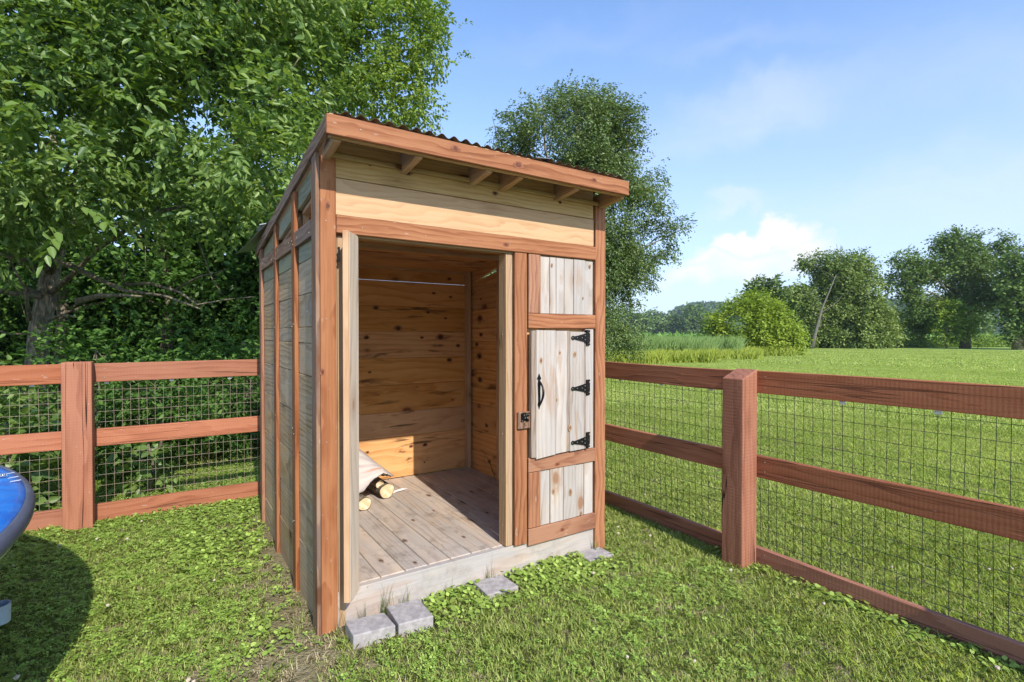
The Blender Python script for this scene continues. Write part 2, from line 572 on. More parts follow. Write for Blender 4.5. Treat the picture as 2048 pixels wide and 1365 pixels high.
# floor: rim joists + deck boards
board('rim_joist', shed, M_rim, .10, 1.80, .022, .060, -.04, .174, 'x')
board('rim_joist', shed, M_rim, .045, .083, .062, 1.80, -.04, .150, 'y')
board('rim_joist', shed, M_rim, 1.79, 1.828, .062, 1.80, -.04, .150, 'y')
board('rim_joist', shed, M_rim, .09, 1.785, 1.79, 1.828, -.04, .150, 'x')
k = 0
u = .063
while u < 1.80:
    u1 = min(u + .1355, 1.83)
    board('deck_board', shed, M_deck, u + .0018, u1 - .0018, .064, 1.826, .152, .1775 + random.uniform(-.001, .001), 'y', .004)
    u = u1

# roof slope: z of the upper edge of the side trim as a function of v
def zt(v):
    return 2.392 - .125 * v


# studs (corner and jamb posts)
for (a, b, c_, d, top) in [(.064, .102, .022, .062, 2.30), (.104, .142, .0215, .064, 1.935), (.045, .083, 1.77, 1.808, 2.08),
                        (1.79, 1.828, .022, .062, 2.30), (1.096, 1.134, .021, .105, 1.935), (1.776, 1.812, 1.755, 1.826, 2.10),
                        (1.79, 1.826, .62, .71, 2.2), (1.79, 1.826, 1.18, 1.27, 2.12),
                        (.05, .085, .525, .60, 2.2), (.05, .085, 1.14, 1.215, 2.12)]:
    board('stud', shed, M_stud, a, b, c_, d, .0 if a < .2 and c_ < .03 else .178, top, 'z')
# header over the opening
board('header_beam', shed, M_stud, .143, 1.79, .022, .058, 1.936, 2.028, 'x')
board('header_beam', shed, M_stud, .143, 1.79, .062, .100, 1.940, 2.020, 'x')
# purlin seen through the door near the back
board('purlin', shed, M_stud, .09, 1.775, 1.05, 1.09, 2.065, 2.105, 'x')
# top plates under the rafters
board('wall_plate', shed, M_stud, .02, 1.845, .040, .095, 2.255, 2.30, 'x')
board('wall_plate', shed, M_stud, .02, 1.845, 1.80, 1.85, 2.02, 2.065, 'x')

# rafters, sloping to the back
for ru in (.03, .425, .828, 1.03, 1.44, 1.81):
    def tp(bm, c, ru=ru):
        for v in bm.verts:
            v.co.z += -.125 * (v.co.y + c.y) + .0
    board('rafter', shed, M_stud, ru, ru + .036, -.195, 1.98, 2.292, 2.386, 'y', .002, taper=tp)
vv = .104
while vv < 1.80:
    v1_ = min(vv + .214, 1.826)
    def tpc(bm, c):
        for v in bm.verts:
            v.co.z += -.125 * (v.co.y + c.y)
    board('ceiling_board', shed, M_inner, .090, 1.826, vv + .001, v1_ - .001, 2.272, 2.290, 'x', .002, taper=tpc)
    vv = v1_
# fascia: stained outer board with a paler board behind it
board('fascia_board', shed, M_red, -.009, 1.846, -.240, -.219, 2.330, 2.418, 'x')
board('fascia_backing', shed, M_blond2, .012, 1.832, -.217, -.197, 2.326, 2.416, 'x')
board('eave_light_block', shed, M_blond2, .012, 1.832, -.192, -.172, 2.332, 2.440, 'x')  # hidden strip added to stop sunlight coming in over the fascia
# fly boards on both eaves
for (a, b) in ((-.030, -.011), (1.848, 1.866)):
    def tp(bm, c):
        for v in bm.verts:
            v.co.z += -.125 * (v.co.y + c.y)
    board('fly_board', shed, M_red if a > 0 else M_redd, a if a > 0 else -.009 + .0, b if a > 0 else .011, -.217, 2.02, 2.322, 2.392, 'y', .002, taper=tp)

# front wall, upper siding
board('ledger', shed, M_blond2, .066, 1.80, -.012, .008, 2.306, 2.330, 'x')
board('siding_board', shed, M_blond2, .092, 1.772, .010, .036, 2.218, 2.400, 'x')
board('siding_board', shed, M_blond, .092, 1.772, .006, .034, 2.034, 2.214, 'x')
# stained trim on the front
board('lintel_trim', shed, M_red, .094, 1.783, -.006, .018, 1.945, 2.031, 'x', .003)
board('corner_trim', shed, M_redd, -.003, .016, .0, .090, -.01, 2.330, 'z', .002)
board('corner_trim', shed, M_red, .018, .093, .0, .019, -.01, 2.308, 'z', .003)
board('corner_trim', shed, M_red, 1.785, 1.874, .0, .019, -.02, 2.308, 'z', .003)
board('corner_trim', shed, M_red, 1.855, 1.875, .021, .105, -.02, 2.300, 'z', .003)
board('door_post_trim', shed, M_red, 1.140, 1.228, .0, .019, .176, 1.943, 'z', .003)
board('stile_trim', shed, M_red, 1.240, 1.330, -.001, .019, 1.581, 1.942, 'z', .003)
board('stile_trim', shed, M_red, 1.239, 1.329, -.001, .019, .262, .603, 'z', .003)
board('rail_trim', shed, M_red, 1.238, 1.784, -.002, .018, 1.490, 1.579, 'x', .003)
board('rail_trim', shed, M_red, 1.238, 1.783, -.002, .018, .606, .694, 'x', .003)
board('rail_trim', shed, M_red, 1.238, 1.783, -.002, .019, .156, .258, 'x', .003)
board('door_stop', shed, M_stud, 1.088, 1.096, .0215, .100, .180, 1.935, 'z', .001)

# bleached planks of the narrow closet panel
for a, b in zip((1.331, 1.406, 1.457, 1.522, 1.601, 1.697), (1.406, 1.457, 1.522, 1.601, 1.697, 1.770)):
    board('panel_plank', shed, M_bleach, a + .0016, b - .0016, .008 + random.uniform(-.003, .003), .030, 1.581, 1.938 + random.uniform(-.004, .0), 'z', .002)
for a, b in zip((1.331, 1.41, 1.516, 1.625, 1.693), (1.41, 1.516, 1.625, 1.693, 1.771)):
    board('panel_plank', shed, M_bleach, a + .0016, b - .0016, .008 + random.uniform(-.003, .003), .030, .260, .605, 'z', .002)
board('panel_plank', shed, M_bleach, 1.700, 1.771, .006, .030, .696, 1.487, 'z', .002)
board('panel_plank', shed, M_stud, 1.229, 1.24, .03, .05, .18, 1.94, 'z', .001)
board('panel_backing', shed, M_inner, 1.137, 1.788, .036, .048, .18, 1.935, 'z', .001)

# closet door: planks with waney edges, strap hinges and a handle
door = empty('closet_door', (1.245, 0, 0), 0, shed)
door['label'] = 'small door of bleached vertical planks with black iron hinges'


def plank_z(name, parent, mat, u0, u1, v0, v1, z0, z1, zr=None, wob=.004):
    """vertical plank with slightly wavy long edges"""
    bm = bmesh.new()
    n = 9
    fr = []; bk = []
    l0 = [random.uniform(-wob, wob) for _ in range(n)]
    l1 = [random.uniform(-wob, wob) for _ in range(n)]
    zr = zr if zr is not None else (z0, z1)
    for i in range(n):
        t = i / (n - 1)
        za = z0 + (z1 - z0) * t
        zb = zr[0] + (zr[1] - zr[0]) * t
        fr.append((bm.verts.new((u0 + l0[i] * .5, v0, za)), bm.verts.new((u1 + l1[i] * .5, v0, zb))))
        bk.append((bm.verts.new((u0 + l0[i] * .5, v1, za)), bm.verts.new((u1 + l1[i] * .5, v1, zb))))
    for i in range(n - 1):
        a, b = fr[i]; c, d = fr[i + 1]; e, f = bk[i]; g, h = bk[i + 1]
        bm.faces.new((a, b, d, c)); bm.faces.new((e, g, h, f)); bm.faces.new((a, c, g, e)); bm.faces.new((b, f, h, d))
    bm.faces.new((fr[0][0], bk[0][0], bk[0][1], fr[0][1])); bm.faces.new((fr[-1][0], fr[-1][1], bk[-1][1], bk[-1][0]))
    o = bm_obj(name, bm, mat, parent)
    set_gc(o.data, 'z', rough_off())
    return o


M_wane = wood('waney_edge', (.30, .22, .165), (.13, .085, .06), (.22, .16, .115), ring=20, knots=.3, grey=.3, bump=.8)
bx = 1.245
plank_z('plank', door, M_wane, 1.2465 - bx, 1.284 - bx, -.018, .006, .700, 1.474, (.698, 1.476), .004)
plank_z('plank', door, M_bleach, 1.281 - bx, 1.432 - bx, -.022, .005, .688, 1.478, (.700, 1.476), .003)
plank_z('plank', door, M_bleach, 1.436 - bx, 1.521 - bx, -.020, .005, .702, 1.474, (.706, 1.474), .003)
plank_z('plank', door, M_wane, 1.524 - bx, 1.552 - bx, -.016, .005, .704, 1.474, (.706, 1.474), .006)
plank_z('plank', door, M_bleach, 1.549 - bx, 1.664 - bx, -.020, .005, .703, 1.470, (.706, 1.468), .004)
plank_z('plank', door, M_wane, 1.662 - bx, 1.688 - bx, -.014, .005, .704, 1.466, (.706, 1.465), .003)


def strap_hinge(zc):
    bm = bmesh.new()
    y0, y1 = -.027, -.0235
    # tapering strap with a round tip
    poly = [(-.004, -.030), (-.004, .030), (-.070, .016), (-.108, .009), (-.118, .013), (-.128, .011), (-.134, .0), (-.128, -.011), (-.118, -.013), (-.108, -.009), (-.070, -.016)]
    f = lambda p, q, t: (1.688 - bx + p, t, zc + q)
    prism(bm, poly, y0, y1, f)
    plate = [(.004, -.050), (.040, -.050), (.044, -.044), (.036, -.034), (.042, -.026), (.042, .026), (.036, .034), (.044, .044), (.040, .050), (.004, .050)]
    prism(bm, plate, -.005, .0035, lambda p, q, t: (1.690 - bx + p, t, zc + q))
    tube(bm, [(1.690 - bx, -.022, zc - .052), (1.690 - bx, -.022, zc + .052)], .0055, 8)
    prism(bm, [(-.004, -.05), (.010, -.05), (.010, .05), (-.004, .05)], -.026, -.002, lambda p, q, t: (1.690 - bx + p, t, zc + q))
    o = bm_obj('strap_hinge', bm, M_black, door)
    bs = bmesh.new()
    for (p_, q_) in ((-.124, 0), (-.085, 0), (-.045, 0), (-.02, .013), (-.02, -.013)):
        m_ = Matrix.Translation((1.688 - bx + p_, -.0285, zc + q_)) @ Matrix.Rotation(R(90), 4, 'X')
        bmesh.ops.create_cone(bs, cap_ends=True, segments=8, radius1=.0034, radius2=.0026, depth=.003, matrix=m_)
    for q_ in (-.036, 0, .036):
        m_ = Matrix.Translation((1.715 - bx, -.0065, zc + q_)) @ Matrix.Rotation(R(90), 4, 'X')
        bmesh.ops.create_cone(bs, cap_ends=True, segments=8, radius1=.0038, radius2=.003, depth=.003, matrix=m_)
    tag(bm_obj('hinge_screws', bs, M_screw, door), kind='stuff')
    return o


for zc in (1.430, 1.104, .757):
    strap_hinge(zc)
# thumb handle: spear-tipped plate with a bowed grip
bm = bmesh.new()
hz = [(0, .112), (.010, .092), (.016, .082), (.006, .070), (.011, .052), (.0085, .0), (.006, -.060), (.011, -.078), (.007, -.086), (0, -.108)]
poly = [(x, z) for x, z in hz] + [(-x, z) for x, z in hz[1:-1]][::-1]
prism(bm, poly, -.0262, -.0225, lambda p, q, t: (1.300 - bx + p, t, 1.100 + q))
arc = []
for i in range(13):
    t = i / 12
    zz = 1.165 - .150 * t
    arc.append((1.302 - bx, -.026 - .047 * math.sin(math.pi * min(1, t * 1.02)) ** .8 * (1 - .35 * t), zz))
rings = tube(bm, arc, [.0065 - .001 * math.cos(i / 12 * 6.28) for i in range(13)], 8)
bm_obj('door_handle', bm, M_black, door, smooth=False)

# latch block on the door post
blk = board('latch_block', shed, M_redd, 1.150, 1.238, -.020, -.0012, .884, .986, 'z', .003)
bm = bmesh.new()
prism(bm, [(1.166, .978), (1.166, .928), (1.184, .928), (1.190, .936), (1.212, .926), (1.224, .930), (1.210, .942), (1.206, .952), (1.228, .962), (1.230, .978), (1.218, .974), (1.196, .983)],
      -.0265, -.0215, lambda p, q, t: (p, t, q))
prism(bm, [(1.176, .972), (1.176, .946), (1.206, .946), (1.206, .972)], -.036, -.027, lambda p, q, t: (p, t, q))
tube(bm, [(1.182, -.032, .960), (1.215, -.036, .936)], .004, 6)
bm_obj('gate_latch', bm, M_black, shed)
bm = bmesh.new()
for p_ in ((1.183, .969), (1.199, .971), (1.188, .952), (1.203, .951), (1.221, .969), (1.172, .934)):
    bmesh.ops.create_cone(bm, cap_ends=True, segments=8, radius1=.0030, radius2=.0022, depth=.003,
                          matrix=Matrix.Translation((p_[0], -.0375 if p_[0] < 1.21 and p_[1] > .94 else -.028, p_[1])) @ Matrix.Rotation(R(90), 4, 'X'))
tag(bm_obj('latch_screws', bm, M_screw, shed), kind='stuff')
bm = bmesh.new()
hk = [Vector((1.186 + .005 * math.sin(t * 6.28), -.024, .922 - .03 * t)) for t in [i / 8 for i in range(9)]]
tube(bm, hk, .0012, 5)
hk = [Vector((1.196 + .004 * math.cos(t * 9), -.024, .922 - .026 * t)) for t in [i / 8 for i in range(9)]]
tube(bm, hk, .0012, 5)
bm_obj('latch_hook', bm, M_black, shed)

# narrow open door leaf hinged on the left jamb, seen almost edge-on
leaf_dir = Vector((.583, .812, 0)).normalized()
leaf = empty('door_leaf', (.106, -.078, 0), 0, shed)
leaf['label'] = 'narrow open door leaf seen edge-on at the left jamb'
bm = bmesh.new()
n_ = Vector((leaf_dir.y, -leaf_dir.x, 0))
fl = [(0, 0), (.134, 0), (.134, .028), (0, .028)]
prism(bm, fl, .166, 1.942, lambda p, q, t: tuple(leaf_dir * p + n_ * q + Vector((0, 0, t))))
bmesh.ops.bevel(bm, geom=[e for e in bm.edges if abs(e.verts[0].co.z - e.verts[1].co.z) > 1], offset=.005, segments=2, affect='EDGES', profile=.5)
bmesh.ops.bevel(bm, geom=[e for e in bm.edges if abs(e.verts[0].co.z - e.verts[1].co.z) < .001 and e.calc_length() > .01], offset=.002, segments=1, affect='EDGES', profile=.5)
M_leafboard = wood('door_leaf_board', (.55, .42, .30), (.28, .17, .10), (.46, .34, .235), ring=10, knots=.6, knot_col=(.30, .11, .04), grey=.35, grey_col=(.46, .42, .38), bump=.3)
M_edge = wood('leaf_edge_strip', (.60, .40, .25), (.36, .18, .09), (.52, .32, .19), ring=10, knots=.7, knot_col=(.40, .13, .04), bump=.3)
o = bm_obj('stile', bm, M_leafboard, leaf)
set_gc(o.data, 'z', rough_off())
bm = bmesh.new()
prism(bm, [(-.0015, .0), (-.0135, .0), (-.0135, .0275), (-.0015, .0275)], .170, 1.944, lambda p, q, t: tuple(leaf_dir * p + n_ * q + Vector((0, 0, t))))
bmesh.ops.bevel(bm, geom=list(bm.edges), offset=.002, segments=1, affect='EDGES', profile=.5)
o = bm_obj('edge_strip', bm, M_edge, leaf)
set_gc(o.data, 'z', rough_off())
bm = bmesh.new()
for zc in (1.84,):
    poly = [(0, -.03), (0, .03), (-.006, .036), (-.011, .03), (-.007, .018), (-.011, .0), (-.007, -.018), (-.011, -.03), (-.006, -.036)]
    prism(bm, poly, -.002, .004, lambda p, q, t: (.0 + p, .062 + t, zc + q))
    tube(bm, [(-.003, .064, zc - .035), (-.003, .064, zc + .035)], .005, 6)
bm_obj('leaf_hinge', bm, M_black, leaf)

# left side wall: three bays of boards between battens
bays = [(.092, .515), (.600, 1.130), (1.216, 1.775)]
joints = [
    [-.03, .30, .56, .785, 1.233, 1.405, 1.490, 1.668, 1.845, 2.02],
    [-.03, .25, .50, .74, 1.000, 1.236, 1.407, 1.491, 1.668, 1.845, 2.02],
    [-.03, .20, .46, .72, 1.020, 1.236, 1.408, 1.492, 1.668, 1.845, 2.02]]
for (v0, v1), js in zip(bays, joints):
    for i in range(len(js) - 1):
        mm = M_green if js[i] > 1.80 else (M_bleach if False else M_grey)
        d = random.uniform(-.0015, .0015)
        board('side_board', shed, mm, .022 + d, .044, v0 - .02 if v0 > .1 else v0, v1 + .02, js[i] + .0015, js[i + 1] - .0015, 'y', .0025)
    # upper board that follows the roof, with the gap left open under it
    def tp(bm, c, v0=v0):
        for v in bm.verts:
            v.co.z += -.118 * (v.co.y + c.y)
    board('side_board', shed, M_green, .022, .044, v0 - .02 if v0 > .1 else v0, v1 + .02, 2.212, 2.330, 'y', .0025, taper=tp)
    def tp2(bm, c, v0=v0):
        for v in bm.verts:
            v.co.z += -.118 * (v.co.y + c.y)
    board('side_plate', shed, M_stud, .046, .084, v0 - .02 if v0 > .1 else v0, v1 + .02, 2.190, 2.226, 'y', .002, taper=tp2)
    # stained rail across the bay
    board('side_rail', shed, M_redd, .0, .0205, v0, v1, 1.938, 2.022, 'y', .002)
for v0 in (.516, 1.131, 1.776):
    board('batten', shed, M_red, -.001, .0205, v0, v0 + .084, -.02, 2.314 - .118 * v0, 'z', .002)
# back wall, boards running across
bj = [.178, .545, .765, 1.005, 1.243, 1.480, 1.700, 1.925, 2.16]
for i in range(len(bj) - 1):
    gap = .0022 if i == 6 else .0006
    board('back_board', shed, M_inner, .046, 1.828, 1.828, 1.852, bj[i] + .0006, bj[i + 1] - gap, 'x', .004)
for i in range(1, len(bj) - 2 + 1):
    if i != 7:
        board('joint_strip', shed, M_grey, .046, 1.828, 1.8535, 1.866, bj[i] - .035, bj[i] + .035, 'x', .002)
# inner lining / outer boards of the right wall
rj = [.155, .365, .550, .800, 1.128, 1.388, 1.510, 1.685, 1.905]
for i in range(len(rj) - 1):
    board('right_board', shed, M_inner, 1.829, 1.853, .024, 1.85, rj[i] + .0006, rj[i + 1] - .0006, 'y', .004)


def tpr(bm, c):
    for v in bm.verts:
        y = v.co.y + c.y
        if v.co.z > 0:
            v.co.z = (2.09 - .22 * (y - 1.20) if y > 1.2 else 2.09) - c.z - .04
for z_ in rj[1:-1]:
    board('joint_strip', shed, M_grey, 1.8545, 1.866, .11, 1.76, z_ - .03, z_ + .03, 'y', .002)
bmx = bmesh.new()
# board with a sloping upper edge, leaving a sliver of daylight under the top board
prof = [(.024, 1.907), (1.85, 1.907), (1.85, 1.930), (1.25, 2.015), (.024, 2.02)]
prism(bmx, prof, 1.829, 1.853, lambda p, q, t: (t, p, q))
o = bm_obj('right_board', bmx, M_inner, shed); set_gc(o.data, 'y', rough_off())
bmx = bmesh.new()
prof = [(.024, 2.14), (.6, 2.125), (1.25, 2.062), (1.80, 1.935), (1.85, 1.93), (1.85, 2.160), (.024, 2.388)]
prism(bmx, prof, 1.829, 1.853, lambda p, q, t: (t, p, q))
o = bm_obj('right_board', bmx, M_inner, shed); set_gc(o.data, 'y', rough_off())
# outer battens of the right wall (hardly seen)
for v0 in (.516, 1.131, 1.776):
    board('batten', shed, M_red, 1.855, 1.875, v0, v0 + .084, -.02, 2.30 - .118 * v0, 'z', .002)

# corrugated roof in three overlapping sheets
def roof_sheet(u0, u1, dz, v0=-.215, v1=2.17):
    pitch, amp = .0677, .0095
    n = int((u1 - u0) / pitch * 8)
    V_, F_ = [], []
    ys = np.linspace(v0, v1, 6)
    for th in (0, .0012):
        for y in ys:
            for i in range(n + 1):
                x = u0 + (u1 - u0) * i / n
                V_.append((x, y, 2.3985 - .125 * y + dz + amp * math.sin(2 * math.pi * x / pitch) + th + .0018 * math.sin(x * 3 + y)))
    m = n + 1
    L = len(ys) * m
    for s_ in (0, 1):
        for j in range(len(ys) - 1):
            for i in range(n):
                a = s_ * L + j * m + i
                F_ += [a, a + m, a + m + 1, a + 1] if s_ == 0 else [a, a + 1, a + m + 1, a + m]
    for i in range(n):
        F_ += [i, i + 1, L + i + 1, L + i]
        b = (len(ys) - 1) * m + i
        F_ += [b, L + b, L + b + 1, b + 1]
    for j in range(len(ys) - 1):
        a = j * m; F_ += [a, L + a, L + a + m, a + m]
        a = j * m + n; F_ += [a, a + m, L + a + m, L + a]
    me = np_mesh('roof_sheet', np.array(V_), F_, [4] * (len(F_) // 4))
    return link_mesh('roof_sheet', me, M_rust, shed, smooth=True)


roof_sheet(.030, .740, .018)
roof_sheet(.700, 1.250, .020, -.205)
roof_sheet(1.215, 1.845, .0185, -.222)
# pale flashing ends: one at the back left tip, one at a sheet overlap on the front
# bent edge strip of the roofing that curls out over the left eave towards the back
V_, F_ = [], []
for j in range(9):
    t = j / 8
    v_ = 1.05 + 1.12 * t
    for i in range(6):
        q = i / 5
        u_ = .05 - q * (.02 + .17 * t ** 1.2)
        V_.append((u_, v_, 2.4185 - .125 * v_ - .05 * q * q * t + .004 * math.sin(9 * t + 4 * q)))
for j in range(8):
    for i in range(5):
        a = j * 6 + i
        F_ += [a, a + 1, a + 7, a + 6]
o = link_mesh('roof_edge_strip', np_mesh('roof_edge_strip', np.array(V_), F_, [4] * (len(F_) // 4)), M_roof, shed, smooth=True)
so = o.modifiers.new('solid', 'SOLIDIFY'); so.thickness = .002
bm = bmesh.new()
prism(bm, [(-.03, 0), (.05, .022), (.05, .026), (-.03, .004)], 1.62, 1.80, lambda p, q, t: (p, t, 2.255 + q - .1 * (t - 1.62)))
bm_obj('flashing', bm, M_roof, shed)
bm = bmesh.new()
prism(bm, [(0, 0), (.10, .010), (.10, .0125), (0, .0025)], -.228, -.10, lambda p, q, t: (p + 1.13, t, 2.440 + q))
bm_obj('flashing', bm, M_roof, shed)

# screw heads on the trim
for z in (2.24, 1.99, 1.55, .95, .45):
    screw_row([(.045, -.001, z + random.uniform(-.03, .03))], (0, -1, 0))
for u in (.22, .56, .80, 1.10, 1.40, 1.70):
    screw_row([(u, -.007, 1.985 + random.uniform(-.012, .012))], (0, -1, 0))
for u, z in ((.14, 2.375), (1.60, 2.375), (.70, 2.36)):
    screw_row([(u, -.241, z)], (0, -1, 0))
for z in (.21, .30, .64, .66, 1.53, 1.54, 1.90, 1.62):
    screw_row([(1.262, -.003, z)], (0, -1, 0))
for z in (.20, .65, 1.53):
    screw_row([(1.765, -.003, z)], (0, -1, 0))
for z in (.3, .7, 1.3, 1.8, 2.2):
    screw_row([(1.80, -.001, z)], (0, -1, 0))
for z in (.25, .8, 1.4, 1.8):
    screw_row([(1.155, -.001, z)], (0, -1, 0))
    screw_row([(1.087, .060, z + .05)], (-1, 0, 0))
for v in (.05, .55, .585, 1.17):
    for z in (.4, .9, 1.5, 1.97):
        screw_row([(-.002 if v < .09 else -.002, v, z + random.uniform(-.02, .02))], (-1, 0, 0))
for v in (.15, .45, .68, 1.05, 1.3, 1.7):
    screw_row([(-.001, v, 1.98 + random.uniform(-.02, .02))], (-1, 0, 0))
bm = bmesh.new()
for p_, n_v in screws:
    q = n_v.to_track_quat('Z', 'Y').to_matrix().to_4x4()
    bmesh.ops.create_cone(bm, cap_ends=True, segments=8, radius1=.0034, radius2=.0028, depth=.0025, matrix=Matrix.Translation(p_) @ q)
tag(bm_obj('screws', bm, M_screw, shed), kind='stuff')

# ------------------------------------------------------------------ pavers
def paver(name, corners, ztop, h, label):
    """block from four top corners in shed space (u, v)"""
    pts = [sw(u_, v_, 0) for u_, v_ in corners]
    c = sum(pts, Vector()) / 4
    bm = bmesh.new()
    nn = 6
    def P(a, b, z):
        x = pts[0].lerp(pts[1], a).lerp(pts[3].lerp(pts[2], a), b)
        return (x.x - c.x, x.y - c.y, z)
    v0 = [bm.verts.new(P(a, b, ztop)) for a, b in ((0, 0), (1, 0), (1, 1), (0, 1))]
    v1 = [bm.verts.new(P(a, b, ztop - h)) for a, b in ((0, 0), (1, 0), (1, 1), (0, 1))]
    bm.faces.new(v0); bm.faces.new(v1[::-1])
    for i in range(4):
        bm.faces.new((v0[i], v1[i], v1[(i + 1) % 4], v0[(i + 1) % 4]))
    bmesh.ops.recalc_face_normals(bm, faces=list(bm.faces))
    bmesh.ops.bevel(bm, geom=list(bm.edges), offset=.005, segments=2, affect='EDGES', profile=.5)
    o = bm_obj(name, bm, M_paver, None, (c.x, c.y, 0))
    return tag(o, label, 'paver', 'concrete pavers along the shed step')


paver('paver', [(.112, -.055), (.110, -.200), (.305, -.224), (.300, -.078)], .064, .10, 'grey concrete paver nearest the left corner post of the shed')
paver('paver', [(.328, -.034), (.318, -.228), (.490, -.250), (.498, -.054)], .066, .10, 'grey concrete paver butted beside the block at the corner post')
paver('paver', [(.857, .016), (.846, -.170), (1.046, -.175), (1.042, -.012)], .036, .08, 'lone grey paver in front of the middle of the step')
paver('paver', [(1.632, .012), (1.620, -.131), (1.822, -.138), (1.822, .010)], .022, .06, 'flat grey paver in the grass under the closet panel')

# ------------------------------------------------------------------ firewood in the shed
def bark_log(name, end, axis, r, L, label, squash=1.0, split=False):
    """log whose sawn end sits at 'end' and that runs away along axis (shed space)"""
    axis = Vector(axis).normalized()
    e = Vector(end)
    side = axis.cross(Vector((0, 0, 1))).normalized()
    up = side.cross(axis).normalized()
    bm = bmesh.new()
    seg = 28
    prof = [1 + .05 * math.sin(2 * a + 1) + .04 * math.sin(3 * a + r * 99) + .025 * math.sin(5 * a) for a in [2 * math.pi * k / seg for k in range(seg)]]
    rings = []
    for j in range(8):
        t = j / 7
        rr = r * (1 + .05 * math.sin(t * 7 + r * 50))
        ring = []
        for k_ in range(seg):
            a = 2 * math.pi * k_ / seg
            jit = 1 + (random.uniform(-.03, .03) if j else 0)
            ring.append(bm.verts.new(e + axis * (L * t) + side * (math.cos(a) * rr * prof[k_] * jit) + up * (math.sin(a) * rr * prof[k_] * jit * squash)))
        rings.append(ring)
    for j in range(7):
        for k_ in range(seg):
            f = bm.faces.new((rings[j][k_], rings[j][(k_ + 1) % seg], rings[j + 1][(k_ + 1) % seg], rings[j + 1][k_]))
            f.material_index = 0
    inner = [bm.verts.new(e - axis * .001 + (v.co - e) * .93) for v in rings[0]]
    for k_ in range(seg):
        bm.faces.new((rings[0][(k_ + 1) % seg], rings[0][k_], inner[k_], inner[(k_ + 1) % seg])).material_index = 0
    f = bm.faces.new(inner[::-1]); f.material_index = 1
    f = bm.faces.new(rings[-1]); f.material_index = 1
    bmesh.ops.recalc_face_normals(bm, faces=list(bm.faces))
    for v in bm.verts:
        w = sw(v.co.x, v.co.y, v.co.z)
        v.co = w - sw(*e)
    o = bm_obj(name, bm, [M_bark, M_logend], None, sw(*e))
    ax = (U * axis.x + V * axis.y + Vector((0, 0, axis.z)))
    me = o.data
    a_ = me.attributes.new('gc', 'FLOAT_VECTOR', 'POINT')
    sd = (U * side.x + V * side.y)
    for i_, v in enumerate(me.vertices):
        a_.data[i_].vector = (v.co.dot(ax) * .1, v.co.dot(sd), v.co.z)
    return tag(o, label, 'log')


def log_end_mat():
    m, T, p, o = new_mat('sawn_log_end')
    a = T.new('ShaderNodeAttribute', attribute_name='gc')
    g = a.outputs['Vector']
    gw = T.vmath('ADD', g, T.vmath('SCALE', T.new('ShaderNodeTexNoise').outputs['Color'], scale=.002))
    r = T.vmath('LENGTH', T.vmath('MULTIPLY', gw, (0, 1, 1)))
    f = T.math('FRACT', T.math('MULTIPLY', r, 190))
    c = T.mix(T.ramp(f, [(0, .1), (.8, .6), (1, .1)]), (.72, .52, .30), (.50, .28, .12))
    c = T.mix(T.maprange(T.noise(g, 22, 4, .6), .45, .65), c, (.74, .60, .42))
    T.put(p.inputs['Base Color'], c)
    p.inputs['Roughness'].default_value = .8
    return m


M_logend = log_end_mat()
bark_log('short_log', (.585, 1.13, .178 + .046), (-.10, 1, .02), .050, .36, 'short thick log nearest the door with an uneven pale sawn end', .92)
bark_log('thin_log', (.770, 1.335, .178 + .112), (-.12, 1, .03), .031, .40, 'thinnest log lying between the two thick ones under the white sheet')
bark_log('round_log', (.815, 1.30, .178 + .060), (-.10, 1, .02), .058, .42, 'large round log with a clean orange sawn end beside the pile')


def on_v(px, py, v):
    """shed-space point on the plane v seen at a photo pixel"""
    a, b = (px - 1024) / FPX, -(py - 682.5) / FPX
    d = Vector((a, math.cos(PITCH) + b * math.sin(PITCH), -math.sin(PITCH) + b * math.cos(PITCH)))
    o_ = Vector((0, 0, CAM_H)) - SH_O
    t = (v - o_.dot(V)) / d.dot(V)
    q = o_ + d * t
    return Vector((q.dot(U), v, q.z))


